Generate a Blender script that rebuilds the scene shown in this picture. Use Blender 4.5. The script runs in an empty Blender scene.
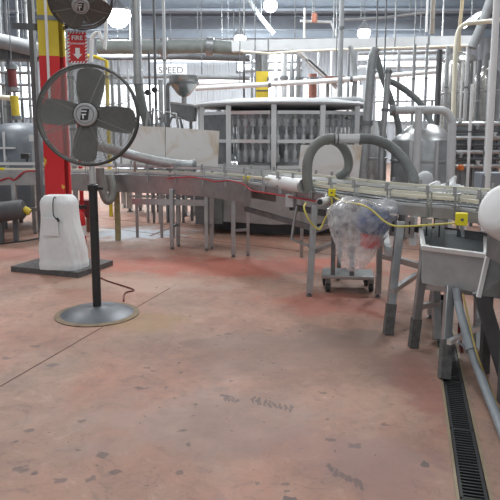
import bpy, math, random
from mathutils import Vector, Matrix
random.seed(7)
V = Vector
rad = math.radians
C = bpy.context.scene.collection
sc = bpy.context.scene

# ------------------------------------------------------------------ camera model
CAM_H, PITCH, FPX, CX, CY = 1.55, rad(8), 600.0, 250.0, 216.0
cp, sp = math.cos(PITCH), math.sin(PITCH)
def ray(px, py):
    x = (px - CX) / FPX; y = (CY - py) / FPX
    return V((x, cp + y * sp, -sp + y * cp))
def at(px, py, Y):
    d = ray(px, py); t = Y / d.y
    return V((d.x * t, Y, CAM_H + d.z * t))
def fl(px, py, z=0.0):
    d = ray(px, py); t = (z - CAM_H) / d.z
    return V((d.x * t, d.y * t, z))

# ------------------------------------------------------------------ materials
def lin(c):
    return tuple((x / 255 / 12.92) if x / 255 <= 0.04045 else ((x / 255 + 0.055) / 1.055) ** 2.4 for x in c)
def mat(name, rgb, rough=0.5, metal=0.0, var=0.12, scale=5.0, rgb2=None, amt=0.5, bump=0.0, emit=0.0, alpha=1.0):
    m = bpy.data.materials.new(name); m.use_nodes = True
    nt = m.node_tree; b = nt.nodes['Principled BSDF']
    b.inputs['Roughness'].default_value = rough; b.inputs['Metallic'].default_value = metal
    c = lin(rgb)
    tc = nt.nodes.new('ShaderNodeTexCoord')
    nz = nt.nodes.new('ShaderNodeTexNoise'); nz.inputs['Scale'].default_value = scale
    nz.inputs['Detail'].default_value = 6; nz.inputs['Roughness'].default_value = 0.65
    nt.links.new(tc.outputs['Object'], nz.inputs['Vector'])
    r = nt.nodes.new('ShaderNodeValToRGB')
    e = r.color_ramp.elements
    c2 = lin(rgb2) if rgb2 else tuple(x * (1 - var) for x in c)
    c1 = c if rgb2 else tuple(min(1, x * (1 + var)) for x in c)
    e[0].position = amt - 0.18; e[0].color = (*c2, 1)
    e[1].position = amt + 0.18; e[1].color = (*c1, 1)
    nt.links.new(nz.outputs['Fac'], r.inputs['Fac'])
    nt.links.new(r.outputs['Color'], b.inputs['Base Color'])
    if bump:
        bp = nt.nodes.new('ShaderNodeBump'); bp.inputs['Strength'].default_value = bump; bp.inputs['Distance'].default_value = 0.02
        nt.links.new(nz.outputs['Fac'], bp.inputs['Height']); nt.links.new(bp.outputs['Normal'], b.inputs['Normal'])
    if emit:
        b.inputs['Emission Color'].default_value = (*c, 1); b.inputs['Emission Strength'].default_value = emit
    if alpha < 1:
        b.inputs['Alpha'].default_value = alpha
    return m

M = dict(
    steel=mat('stainless_steel', (170, 174, 176), 0.32, 0.75, 0.18, 5),
    steel_dk=mat('dull_steel', (122, 127, 130), 0.42, 0.6, 0.25, 5),
    steel_lt=mat('bright_steel', (214, 218, 220), 0.3, 0.5, 0.08, 4),
    polished=mat('polished_tank_steel', (160, 161, 160), 0.24, 0.85, 0.2, 2),
    galv=mat('galvanised', (160, 166, 169), 0.4, 0.6, 0.18, 9),
    grey=mat('grey_paint', (140, 146, 150), 0.6, 0.0, 0.12, 4),
    grey_dk=mat('dark_grey_paint', (88, 92, 96), 0.6, 0.0, 0.2, 5),
    grey_lt=mat('light_grey_paint', (188, 194, 198), 0.55, 0.0, 0.08, 3),
    girder=mat('girder_paint', (122, 132, 142), 0.7, 0.0, 0.12, 1.5),
    black=mat('black_plastic', (46, 48, 50), 0.5, 0.0, 0.25, 8),
    fanblk=mat('fan_black', (78, 80, 79), 0.5, 0.1, 0.15, 8),
    blade=mat('fan_blade_grey', (100, 103, 100), 0.55, 0.2, 0.1, 10),
    grille=mat('fan_grille_wire', (136, 139, 136), 0.45, 0.2, 0.1, 8),
    badge=mat('fan_badge', (176, 180, 182), 0.5, 0.1, 0.05, 6),
    rubber=mat('dark_boot', (92, 92, 92), 0.75, 0.0, 0.35, 22),
    white=mat('white_plastic', (226, 230, 232), 0.5, 0.0, 0.05, 3),
    whitesheet=mat('white_sheet', (228, 234, 236), 0.6, 0.0, 0.06, 5, bump=0.25),
    cream=mat('cream_plastic', (224, 222, 204), 0.5, 0.0, 0.06, 3),
    yellow=mat('yellow_plastic', (236, 222, 40), 0.5, 0.0, 0.08, 5),
    yellowpaint=mat('yellow_paint', (206, 186, 62), 0.6, 0.0, 0.14, 4),
    cable=mat('yellow_cable', (206, 196, 104), 0.5, 0.0, 0.1, 8),
    red=mat('red_paint', (196, 40, 44), 0.5, 0.0, 0.12, 4),
    redhose=mat('red_hose', (176, 58, 66), 0.5, 0.0, 0.12, 8),
    maroon=mat('maroon_paint', (112, 50, 54), 0.6, 0.0, 0.2, 5),
    rust=mat('rusty_pipe', (138, 96, 84), 0.7, 0.1, 0.3, 7),
    hose=mat('grey_flex_hose', (126, 131, 128), 0.6, 0.05, 0.12, 9),
    hose_dk=mat('dark_flex_hose', (104, 110, 110), 0.6, 0.0, 0.15, 9),
    pvc=mat('grey_pvc', (138, 147, 154), 0.45, 0.0, 0.12, 9),
    olive=mat('olive_leg_paint', (156, 150, 112), 0.6, 0.0, 0.2, 8),
    blue=mat('blue_motor_paint', (30, 66, 128), 0.45, 0.0, 0.1, 6),
    bronze=mat('rusty_base_rim', (122, 106, 84), 0.6, 0.3, 0.3, 9),
    basegrey=mat('fan_base_grey', (92, 98, 104), 0.42, 0.35, 0.25, 6),
    cord=mat('brown_cord', (112, 52, 46), 0.6),
    orange=mat('orange_plastic', (214, 120, 60), 0.5),
    lamp=mat('lamp_glow', (250, 252, 255), 0.5, emit=14.0),
    daylight=mat('daylight_pane', (240, 246, 252), 0.4, emit=2.6),
    skylight=mat('skylight_pane', (240, 246, 252), 0.4, emit=1.6),
    siding=mat('white_siding', (182, 190, 197), 0.6, 0.0, 0.06, 0.8),
    roof=mat('roof_deck', (150, 158, 166), 0.8, 0.0, 0.1, 0.6),
)

def stained(name, base, stain, scale, thr):
    m = bpy.data.materials.new(name); m.use_nodes = True
    nt = m.node_tree; b = nt.nodes['Principled BSDF']; b.inputs['Roughness'].default_value = 0.5
    tc = nt.nodes.new('ShaderNodeTexCoord')
    n1 = nt.nodes.new('ShaderNodeTexNoise'); n1.inputs['Scale'].default_value = scale; n1.inputs['Detail'].default_value = 7
    n1.inputs['Distortion'].default_value = 1.2
    nt.links.new(tc.outputs['Object'], n1.inputs['Vector'])
    r = nt.nodes.new('ShaderNodeValToRGB'); e = r.color_ramp.elements
    e[0].position = thr; e[0].color = (*lin(base), 1)
    e[1].position = thr + 0.22; e[1].color = (*lin(stain), 1)
    nt.links.new(n1.outputs['Fac'], r.inputs['Fac']); nt.links.new(r.outputs['Color'], b.inputs['Base Color'])
    return m
M['guard'] = stained('splash_guard_white', (222, 226, 226), (190, 166, 126), 2.0, 0.50)

def film(name, rgb, clear, rough, nscale=7):
    """thin clear plastic / glass: part transparent, part glossy"""
    m = bpy.data.materials.new(name); m.use_nodes = True
    nt = m.node_tree; b = nt.nodes['Principled BSDF']; out = nt.nodes['Material Output']
    b.inputs['Base Color'].default_value = (*lin(rgb), 1); b.inputs['Roughness'].default_value = rough
    tr = nt.nodes.new('ShaderNodeBsdfTransparent'); mx = nt.nodes.new('ShaderNodeMixShader')
    tc = nt.nodes.new('ShaderNodeTexCoord'); nz = nt.nodes.new('ShaderNodeTexNoise'); nz.inputs['Scale'].default_value = nscale; nz.inputs['Detail'].default_value = 5
    nt.links.new(tc.outputs['Object'], nz.inputs['Vector'])
    mr = nt.nodes.new('ShaderNodeMapRange'); mr.inputs['From Min'].default_value = 0.3; mr.inputs['From Max'].default_value = 0.7
    mr.inputs['To Min'].default_value = max(0, clear - 0.22); mr.inputs['To Max'].default_value = min(1, clear + 0.22)
    nt.links.new(nz.outputs['Fac'], mr.inputs['Value']); nt.links.new(mr.outputs['Result'], mx.inputs['Fac'])
    nt.links.new(b.outputs['BSDF'], mx.inputs[1]); nt.links.new(tr.outputs['BSDF'], mx.inputs[2])
    nt.links.new(mx.outputs['Shader'], out.inputs['Surface'])
    return m
M['bag'] = film('clear_bag_film', (232, 236, 240), 0.67, 0.14, 13)
M['pane'] = film('enclosure_glass', (170, 178, 184), 0.84, 0.12)

def column_paint():
    m = bpy.data.materials.new('column_paint'); m.use_nodes = True
    nt = m.node_tree; b = nt.nodes['Principled BSDF']; b.inputs['Roughness'].default_value = 0.45
    g = nt.nodes.new('ShaderNodeNewGeometry'); sx = nt.nodes.new('ShaderNodeSeparateXYZ')
    nt.links.new(g.outputs['Position'], sx.inputs['Vector'])
    nz = nt.nodes.new('ShaderNodeTexNoise'); nz.inputs['Scale'].default_value = 7; nz.inputs['Detail'].default_value = 6
    nt.links.new(g.outputs['Position'], nz.inputs['Vector'])
    chip = nt.nodes.new('ShaderNodeValToRGB'); chip.color_ramp.elements[0].position = 0.66; chip.color_ramp.elements[1].position = 0.69
    nt.links.new(nz.outputs['Fac'], chip.inputs['Fac'])
    gt = nt.nodes.new('ShaderNodeMath'); gt.operation = 'GREATER_THAN'; gt.inputs[1].default_value = 2.39
    nt.links.new(sx.outputs['Z'], gt.inputs[0])
    mix = nt.nodes.new('ShaderNodeMix'); mix.data_type = 'RGBA'
    mix.inputs['A'].default_value = (*lin((206, 36, 42)), 1); mix.inputs['B'].default_value = (*lin((216, 196, 60)), 1)
    nt.links.new(gt.outputs[0], mix.inputs['Factor'])
    mix2 = nt.nodes.new('ShaderNodeMix'); mix2.data_type = 'RGBA'; mix2.inputs['B'].default_value = (*lin((214, 176, 70)), 1)
    nt.links.new(chip.outputs['Color'], mix2.inputs['Factor']); nt.links.new(mix.outputs['Result'], mix2.inputs['A'])
    nt.links.new(mix2.outputs['Result'], b.inputs['Base Color'])
    return m
M['column'] = column_paint()

def floor_mat():
    m = bpy.data.materials.new('painted_concrete_floor'); m.use_nodes = True
    nt = m.node_tree; N = nt.nodes; L = nt.links; b = N['Principled BSDF']
    g = N.new('ShaderNodeNewGeometry')
    def noise(scale, det=6, ro=0.6, dist=0.0):
        n = N.new('ShaderNodeTexNoise'); n.inputs['Scale'].default_value = scale; n.inputs['Detail'].default_value = det
        n.inputs['Roughness'].default_value = ro; n.inputs['Distortion'].default_value = dist
        L.new(g.outputs['Position'], n.inputs['Vector']); return n.outputs['Fac']
    def ramp(f, stops):
        r = N.new('ShaderNodeValToRGB'); e = r.color_ramp.elements
        while len(e) < len(stops): e.new(0.5)
        for i, (p, c) in enumerate(stops):
            e[i].position = p; e[i].color = (*c, 1)
        L.new(f, r.inputs['Fac']); return r.outputs['Color']
    def mixc(f, a, bb):
        x = N.new('ShaderNodeMix'); x.data_type = 'RGBA'
        for s, k in ((f, 'Factor'), (a, 'A'), (bb, 'B')):
            if isinstance(s, tuple): x.inputs[k].default_value = (*s, 1)
            elif isinstance(s, float): x.inputs[k].default_value = s
            else: L.new(s, x.inputs[k])
        return x.outputs['Result']
    def mth(op, a, bb=None, c=None):
        x = N.new('ShaderNodeMath'); x.operation = op
        for i, s in enumerate((a, bb, c)):
            if s is None: continue
            if isinstance(s, (int, float)): x.inputs[i].default_value = s
            else: L.new(s, x.inputs[i])
        return x.outputs[0]
    big = noise(0.55, 8, 0.62, 0.6); mid = noise(2.3, 8, 0.7, 0.4); fine = noise(14, 6, 0.7); grit = noise(5.5, 10, 0.78, 1.5)
    col = ramp(big, [(0.32, lin((146, 128, 115))), (0.46, lin((166, 133, 116))), (0.58, lin((170, 125, 106))), (0.72, lin((158, 108, 90)))])
    col = mixc(mth('MULTIPLY', ramp(mid, [(0.42, (0, 0, 0)), (0.66, (1, 1, 1))]), 0.4), col, lin((136, 118, 112)))
    col = mixc(mth('MULTIPLY', ramp(fine, [(0.5, (0, 0, 0)), (0.72, (1, 1, 1))]), 0.3), col, lin((132, 108, 102)))
    col = mixc(mth('MULTIPLY', ramp(grit, [(0.50, (0, 0, 0)), (0.64, (1, 1, 1))]), 0.5), col, lin((112, 96, 90)))
    col = mixc(mth('MULTIPLY', ramp(grit, [(0.34, (1, 1, 1)), (0.44, (0, 0, 0))]), 0.35), col, lin((196, 166, 152)))
    pep = noise(38, 4, 0.75)
    col = mixc(mth('MULTIPLY', ramp(pep, [(0.58, (0, 0, 0)), (0.68, (1, 1, 1))]), mth('MULTIPLY', ramp(mid, [(0.4, (0.1, 0.1, 0.1)), (0.6, (1, 1, 1))]), 0.55)), col, lin((96, 80, 76)))
    warp = noise(3.0, 6, 0.65)
    def blob(px, py, rx, ry, c, k, rot=0.0, soft=0.6):
        nonlocal col
        p = fl(px, py)
        s = N.new('ShaderNodeVectorMath'); s.operation = 'SUBTRACT'; L.new(g.outputs['Position'], s.inputs[0]); s.inputs[1].default_value = p
        r = N.new('ShaderNodeVectorRotate'); r.rotation_type = 'Z_AXIS'; r.inputs['Angle'].default_value = rot; L.new(s.outputs[0], r.inputs['Vector'])
        d = N.new('ShaderNodeVectorMath'); d.operation = 'MULTIPLY'; L.new(r.outputs[0], d.inputs[0]); d.inputs[1].default_value = (1 / rx, 1 / ry, 0)
        ln = N.new('ShaderNodeVectorMath'); ln.operation = 'LENGTH'; L.new(d.outputs[0], ln.inputs[0])
        v = mth('ADD', ln.outputs['Value'], mth('MULTIPLY', mth('SUBTRACT', warp, 0.5), 2.2))
        mr = N.new('ShaderNodeMapRange'); mr.interpolation_type = 'SMOOTHSTEP'
        mr.inputs['From Min'].default_value = 1.0; mr.inputs['From Max'].default_value = 1.0 - soft
        mr.inputs['To Min'].default_value = 0; mr.inputs['To Max'].default_value = k
        L.new(v, mr.inputs['Value']); col = mixc(mr.outputs['Result'], col, lin(c))
    blob(240, 266, 2.4, 0.7, (172, 96, 80), 0.8)
    blob(45, 255, 1.8, 0.5, (160, 100, 88), 0.6)
    blob(335, 303, 0.8, 0.5, (172, 100, 86), 0.55)
    blob(422, 385, 0.22, 0.75, (138, 88, 80), 0.65)
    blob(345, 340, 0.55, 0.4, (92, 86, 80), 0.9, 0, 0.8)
    blob(290, 350, 1.5, 0.7, (136, 110, 98), 0.7)
    blob(200, 420, 0.9, 0.5, (152, 132, 124), 0.55)
    blob(135, 233, 1.0, 0.75, (166, 176, 184), 0.95)
    blob(130, 285, 1.3, 0.4, (178, 154, 140), 0.6)
    blob(140, 322, 0.5, 0.35, (150, 124, 78), 0.5)
    blob(385, 460, 0.35, 0.4, (140, 112, 106), 0.6)
    blob(330, 450, 0.5, 0.25, (150, 118, 110), 0.5)
    # worn chips: dark irregular flecks
    vo = N.new('ShaderNodeTexVoronoi'); vo.inputs['Scale'].default_value = 4.6; vo.inputs['Randomness'].default_value = 1.0
    wv = N.new('ShaderNodeVectorMath'); wv.operation = 'ADD'; L.new(g.outputs['Position'], wv.inputs[0])
    wn = N.new('ShaderNodeTexNoise'); wn.inputs['Scale'].default_value = 16; L.new(g.outputs['Position'], wn.inputs['Vector'])
    ws = N.new('ShaderNodeVectorMath'); ws.operation = 'SCALE'; ws.inputs['Scale'].default_value = 0.085; L.new(wn.outputs['Color'], ws.inputs[0])
    L.new(ws.outputs[0], wv.inputs[1]); L.new(wv.outputs[0], vo.inputs['Vector'])
    sxx = N.new('ShaderNodeSeparateColor'); L.new(vo.outputs['Color'], sxx.inputs[0])
    thr = mth('MULTIPLY', mth('POWER', sxx.outputs[0], 3.0), 0.13)
    spot = mth('LESS_THAN', vo.outputs['Distance'], thr)
    col = mixc(mth('MULTIPLY', spot, 0.8), col, lin((84, 76, 76)))
    vo2 = N.new('ShaderNodeTexVoronoi'); vo2.inputs['Scale'].default_value = 15; L.new(wv.outputs[0], vo2.inputs['Vector'])
    sx2 = N.new('ShaderNodeSeparateColor'); L.new(vo2.outputs['Color'], sx2.inputs[0])
    spot2 = mth('LESS_THAN', vo2.outputs['Distance'], mth('MULTIPLY', mth('POWER', sx2.outputs[0], 6.0), 0.26))
    col = mixc(mth('MULTIPLY', spot2, 0.65), col, lin((100, 88, 86)))
    # single larger chips and a broken tyre scuff
    fl_ = [(141, 388, .05, .03), (54, 365, .045, .025), (19, 469, .04, .03), (36, 473, .025, .02), (115, 471, .03, .022), (101, 455, .03, .03), (179, 473, .026, .02),
           (30, 430, .03, .02), (82, 420, .025, .02), (35, 346, .04, .025), (6, 358, .035, .025), (91, 479, .025, .018), (146, 368, .03, .018), (153, 371, .025, .018), (180, 431, .025, .02),
           (356, 446, .035, .03), (385, 424, .028, .022), (225, 396, .03, .02), (350, 300, .03, .02), (228, 334, .04, .02), (268, 330, .03, .02), (330, 440, .03, .02), (60, 480, .03, .02)]
    fl_ += [(254 + 5.2 * i, 400 + 1.3 * i, .012, .05) for i in range(8)] + [(330 + 6 * i, 468 + 3.2 * i, .014, .04) for i in range(6)] + [(226 + 4 * i, 398 + i, .01, .035) for i in range(4)]
    dmin = None
    for (px, py, rx, ry) in fl_:
        p = fl(px, py)
        a_ = N.new('ShaderNodeVectorMath'); a_.operation = 'SUBTRACT'; L.new(wv.outputs[0], a_.inputs[0]); a_.inputs[1].default_value = p + V((.042, .042, .042))
        d_ = N.new('ShaderNodeVectorMath'); d_.operation = 'MULTIPLY'; L.new(a_.outputs[0], d_.inputs[0]); d_.inputs[1].default_value = (1 / rx, 1 / ry, 0)
        n_ = N.new('ShaderNodeVectorMath'); n_.operation = 'LENGTH'; L.new(d_.outputs[0], n_.inputs[0])
        dmin = n_.outputs['Value'] if dmin is None else mth('MINIMUM', dmin, n_.outputs['Value'])
    mr_ = N.new('ShaderNodeMapRange'); mr_.inputs['From Min'].default_value = 1.1; mr_.inputs['From Max'].default_value = 0.7
    mr_.inputs['To Min'].default_value = 0; mr_.inputs['To Max'].default_value = 0.6; L.new(dmin, mr_.inputs['Value'])
    col = mixc(mr_.outputs['Result'], col, lin((86, 78, 80)))
    L.new(col, b.inputs['Base Color'])
    rr = ramp(mid, [(0.3, (0.5, 0.5, 0.5)), (0.7, (0.72, 0.72, 0.72))]); L.new(rr, b.inputs['Roughness'])
    return m
M['floor'] = floor_mat()

# ------------------------------------------------------------------ mesh helpers
class MB:
    def __init__(s): s.v = []; s.f = []
    def add(s, vs, fs):
        o = len(s.v); s.v += [V(x) for x in vs]; s.f += [[i + o for i in f] for f in fs]; return s
    def box(s, c, sz, rz=0.0, R=None):
        R = R or Matrix.Rotation(rz, 3, 'Z'); c = V(c)
        vs = [c + R @ V((x * sz[0] / 2, y * sz[1] / 2, z * sz[2] / 2)) for x in (-1, 1) for y in (-1, 1) for z in (-1, 1)]
        return s.add(vs, [(0, 1, 3, 2), (4, 6, 7, 5), (0, 4, 5, 1), (2, 3, 7, 6), (0, 2, 6, 4), (1, 5, 7, 3)])
    def bar(s, p, q, w, h, up=None):
        p, q = V(p), V(q); d = (q - p); l = d.length; d.normalize()
        up = V(up) if up else (V((0, 0, 1)) if abs(d.z) < 0.9 else V((0, 1, 0)))
        x = d.cross(up).normalized(); z = x.cross(d).normalized()
        R = Matrix((x, d, z)).transposed()
        return s.box((p + q) / 2, (w, l, h), R=R)
    def tube(s, pts, r, n=10, closed=False, caps=True):
        pts = [V(p) for p in pts]; k = len(pts)
        rs = r if isinstance(r, (list, tuple)) else [r] * k
        T = []
        for i in range(k):
            a = pts[(i - 1) % k] if (closed or i > 0) else pts[0]
            b = pts[(i + 1) % k] if (closed or i < k - 1) else pts[-1]
            T.append((b - a).normalized())
        u = T[0].orthogonal().normalized(); vs = []
        for i in range(k):
            u = (u - T[i] * u.dot(T[i])).normalized(); w = T[i].cross(u)
            for j in range(n):
                a = 2 * math.pi * j / n
                vs.append(pts[i] + (u * math.cos(a) + w * math.sin(a)) * rs[i])
        fs = []
        for i in range(k if closed else k - 1):
            for j in range(n):
                a, b = i * n + j, i * n + (j + 1) % n
                c, d = ((i + 1) % k) * n + (j + 1) % n, ((i + 1) % k) * n + j
                fs.append((a, b, c, d))
        if caps and not closed:
            fs.append(tuple(reversed(range(n)))); fs.append(tuple(range((k - 1) * n, k * n)))
        return s.add(vs, fs)
    def cyl(s, p, q, r, n=16): return s.tube([p, q], r, n)
    def lathe(s, c, prof, n=32, axis=(0, 0, 1)):
        c = V(c); R = V((0, 0, 1)).rotation_difference(V(axis).normalized()).to_matrix()
        vs, fs = [], []
        for (r, z) in prof:
            for j in range(n):
                a = 2 * math.pi * j / n
                vs.append(c + R @ V((r * math.cos(a), r * math.sin(a), z)))
        for i in range(len(prof) - 1):
            for j in range(n):
                fs.append((i * n + j, i * n + (j + 1) % n, (i + 1) * n + (j + 1) % n, (i + 1) * n + j))
        if prof[0][0] > 1e-4: fs.append(tuple(reversed(range(n))))
        if prof[-1][0] > 1e-4: fs.append(tuple(range((len(prof) - 1) * n, len(prof) * n)))
        return s.add(vs, fs)
    def prism(s, poly, ext):
        poly = [V(p) for p in poly]; n = len(poly); ext = V(ext)
        vs = poly + [p + ext for p in poly]
        fs = [tuple(reversed(range(n))), tuple(range(n, 2 * n))] + [(i, (i + 1) % n, n + (i + 1) % n, n + i) for i in range(n)]
        return s.add(vs, fs)
    def ribbon(s, A, B, th):
        """solid strip between polylines A and B, thickness th downwards"""
        n = len(A); dn = V((0, 0, -th))
        vs = [V(p) for p in A] + [V(p) for p in B] + [V(p) + dn for p in A] + [V(p) + dn for p in B]
        fs = []
        for i in range(n - 1):
            fs += [(i, i + 1, n + i + 1, n + i), (2 * n + i, 3 * n + i, 3 * n + i + 1, 2 * n + i + 1),
                   (i, 2 * n + i, 2 * n + i + 1, i + 1), (n + i, n + i + 1, 3 * n + i + 1, 3 * n + i)]
        fs += [(0, n, 3 * n, 2 * n), (n - 1, 3 * n - 1, 4 * n - 1, 2 * n - 1)]
        return s.add(vs, fs)
    def xf(s, Mx): s.v = [Mx @ p for p in s.v]; return s

def _mesh(name, mb, m):
    me = bpy.data.meshes.new(name); me.from_pydata([tuple(p) for p in mb.v], [], mb.f)
    me.validate(); me.update()
    for p in me.polygons: p.use_smooth = True
    me.set_sharp_from_angle(angle=rad(38))
    if m is not None: me.materials.append(m)
    import bmesh
    bm = bmesh.new(); bm.from_mesh(me); bmesh.ops.recalc_face_normals(bm, faces=bm.faces); bm.to_mesh(me); bm.free()
    return me
WL = {}
def ob(name, mb, m, parent=None, label=None, bevel=0.0, kind=None, local=False):
    """one mesh object; vertices given in world space unless local"""
    if isinstance(m, str): m = M[m]
    off = V((0, 0, 0))
    if parent is not None and not local: off = WL[parent.name]
    mb.v = [p - off for p in mb.v]
    o = bpy.data.objects.new(name, _mesh(name, mb, m)); C.objects.link(o)
    if parent is not None: o.parent = parent
    WL[o.name] = off.copy() if parent is not None else V((0, 0, 0))
    if label: o['label'] = label
    if kind: o['kind'] = kind
    if bevel:
        bv = o.modifiers.new('bevel', 'BEVEL'); bv.width = bevel; bv.segments = 2; bv.limit_method = 'ANGLE'
    return o
LABELS = {}
def thing(name, label, cat, loc=(0, 0, 0), group=None):
    o = bpy.data.objects.new(name, None); C.objects.link(o)
    o.empty_display_size = 0.05
    o.location = loc; WL[o.name] = V(loc); o['label'] = label; o['category'] = cat
    LABELS[label] = LABELS.get(label, 0) + 1
    if group: o['group'] = group
    return o
def single(name, mb, m, label, cat, group=None, bevel=0.0):
    """a thing that is one mesh, its origin at its base"""
    xs = [p.x for p in mb.v]; ys = [p.y for p in mb.v]; zs = [p.z for p in mb.v]
    c = V(((min(xs) + max(xs)) / 2, (min(ys) + max(ys)) / 2, min(zs)))
    mb.v = [p - c for p in mb.v]
    o = ob(name, mb, m, bevel=bevel); o.location = c; WL[o.name] = c
    o['label'] = label; o['category'] = cat; LABELS[label] = LABELS.get(label, 0) + 1
    if group: o['group'] = group
    return o
def struct(name, mb, m, parent=None):
    return ob(name, mb, m, parent, kind='structure')
def smooth_path(ctrl, n=8, closed=False):
    P = [V(p) for p in ctrl]; out = []; k = len(P)
    for i in range(k - 1):
        p0 = P[max(i - 1, 0)]; p1 = P[i]; p2 = P[i + 1]; p3 = P[min(i + 2, k - 1)]
        for j in range(n):
            t = j / n
            out.append(0.5 * ((2 * p1) + (p2 - p0) * t + (2 * p0 - 5 * p1 + 4 * p2 - p3) * t * t + (3 * p1 - p0 - 3 * p2 + p3) * t ** 3))
    out.append(P[-1].copy()); return out
def letters(txt, size, m, parent, origin, xdir, ydir, name='lettering', depth=0.002, align='CENTER', bold=0.0):
    cu = bpy.data.curves.new(name, 'FONT'); cu.body = txt; cu.size = size; cu.align_x = align; cu.align_y = 'CENTER'; cu.extrude = depth; cu.offset = bold
    t = bpy.data.objects.new('tmp', cu); C.objects.link(t)
    bpy.context.view_layer.update()
    me = bpy.data.meshes.new_from_object(t.evaluated_get(bpy.context.evaluated_depsgraph_get()))
    x = V(xdir).normalized(); y = V(ydir).normalized(); z = x.cross(y)
    off = WL[parent.name]
    for v in me.vertices: v.co = V(origin) + x * v.co.x + y * v.co.y + z * v.co.z - off
    bpy.data.objects.remove(t); me.materials.clear(); me.materials.append(M[m])
    o = bpy.data.objects.new(name, me); C.objects.link(o); o.parent = parent; WL[o.name] = off.copy()
    return o

# ------------------------------------------------------------------ the setting
HZ = 7.0; YB = 30.0; XW = 13.0
dA = V((0.8925 - 0.261 * 0.6, 2.357 - 0.6, 0)); dirD = V((0.261, 1, 0)).normalized(); nD = V((dirD.y, -dirD.x, 0))
DW, DL = 0.122, 4.0
aL, aR = dA, dA + nD * DW; bL, bR = dA + dirD * DL, dA + nD * DW + dirD * DL
fm = MB()
fm.add([(-XW, -4, 0), (aL.x, -4, 0), aL, bL, (bL.x, YB, 0), (-XW, YB, 0)], [(0, 1, 2, 3, 4, 5)])
fm.add([(aL.x, -4, 0), (XW, -4, 0), (XW, YB, 0), (bL.x, YB, 0), bL, bR, aR, aL], [(0, 1, 2, 3, 4, 5, 6, 7)])
fo = struct('floor', fm, M['floor'])
# channel under the grates
tm = MB(); dz = V((0, 0, -0.12))
tm.add([aL, aR, bR, bL, aL + dz, aR + dz, bR + dz, bL + dz], [(4, 5, 6, 7), (0, 4, 7, 3), (1, 2, 6, 5), (0, 1, 5, 4), (3, 7, 6, 2)])
struct('trim_1', tm, mat('drain_channel', (52, 50, 48), 0.8))
fr = MB()
for p, q in ((aL, bL), (aR, bR)):
    s = -1 if p is aL else 1
    fr.bar(p + nD * s * 0.008 + V((0, 0, 0.0)), q + nD * s * 0.008, 0.014, 0.008)
struct('trim_2', fr, mat('drain_frame', (150, 138, 116), 0.5, 0.3))
# sawn joints across the floor
jm = mat('floor_joint', (112, 86, 80), 0.8)
for i, (p, q, w) in enumerate((((-30, 404), (170, 288), 0.010), ((100, 218), (420, 250), 0.03), ((90, 226), (340, 256), 0.02), ((150, 236), (175, 226), 0.05))):
    a, b = fl(*p), fl(*q)
    struct('trim_%d' % (3 + i), MB().bar(a + V((0, 0, 0.0008)), b + V((0, 0, 0.0008)), w, 0.002), jm)

def corrugated(a, b, z0, z1, pitch=0.3, dep=0.04, side=1):
    a, b = V(a), V(b); d = (b - a); L = d.length; d.normalize(); n = V((-d.y, d.x, 0)) * side
    k = int(L / pitch); mb = MB(); line = []
    for i in range(k):
        for t, h in ((0, 0), (0.35, 0), (0.45, 1), (0.9, 1)):
            line.append(a + d * ((i + t) * pitch) + n * (h * dep))
    line.append(b)
    vs = [V((p.x, p.y, z0)) for p in line] + [V((p.x, p.y, z1)) for p in line]; m_ = len(line)
    return mb.add(vs, [(i, i + 1, m_ + i + 1, m_ + i) for i in range(m_ - 1)])
struct('wall_back', corrugated((-XW, YB, 0), (XW, YB, 0), 0, HZ, side=-1), 'siding')
struct('wall_left', corrugated((-XW, -4, 0), (-XW, YB, 0), 0, HZ, side=-1), 'siding')
struct('wall_right', corrugated((XW, -4, 0), (XW, YB, 0), 0, HZ), 'siding')
struct('ceiling', MB().box((0, 13, HZ + 0.05), (2 * XW, 34, 0.1)), 'roof')
# roof steel
for i, (y, z, w, h) in enumerate(((27.6, 6.2, 0.3, 0.75), (23.2, 6.35, 0.3, 0.6), (18.6, 6.45, 0.25, 0.5), (25.3, 5.5, 0.2, 0.3))):
    g = MB(); g.box((0, y, z), (2 * XW, 0.03, h))
    for s in (-1, 1): g.box((0, y, z + s * h / 2), (2 * XW, w, 0.04))
    struct('beam_%d' % (i + 1), g, 'girder')
pl = MB()
for k in range(14):
    pl.box((0, 10.2 + k * 1.45, HZ - 0.09), (2 * XW, 0.07, 0.18))
struct('beam_5', pl, 'girder')
# back wall windows: bright daylight
wins = [(-6, 32, 66, 118), (94, 168, 84, 124), (237, 252, 54, 72), (268, 300, 54, 104), (302, 360, 78, 108), (374, 440, 72, 122)]
for i, (x0, x1, y0, y1) in enumerate(wins):
    a, b = at(x0, y1, YB - 0.08), at(x1, y0, YB - 0.08)
    w = ob('window_%d' % (i + 1), MB().box(((a.x + b.x) / 2, YB - 0.06, (a.z + b.z) / 2), (b.x - a.x, 0.03, b.z - a.z)), 'daylight', kind='structure')
    f = MB(); t = 0.08
    for z in (a.z, b.z): f.box(((a.x + b.x) / 2, YB - 0.1, z), (b.x - a.x + t, 0.1, t))
    for x in (a.x, b.x): f.box((x, YB - 0.1, (a.z + b.z) / 2), (t, 0.1, b.z - a.z + t))
    ob('window_frame', f, 'grey', w, kind='structure')
    mu = MB(); nx = max(1, int((b.x - a.x) / 1.1))
    for k in range(1, nx): mu.box((a.x + (b.x - a.x) * k / nx, YB - 0.09, (a.z + b.z) / 2), (0.04, 0.04, b.z - a.z))
    mu.box(((a.x + b.x) / 2, YB - 0.09, (a.z + b.z) / 2), (b.x - a.x, 0.04, 0.04))
    ob('muntin', mu, 'grey', w, kind='structure')
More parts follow.
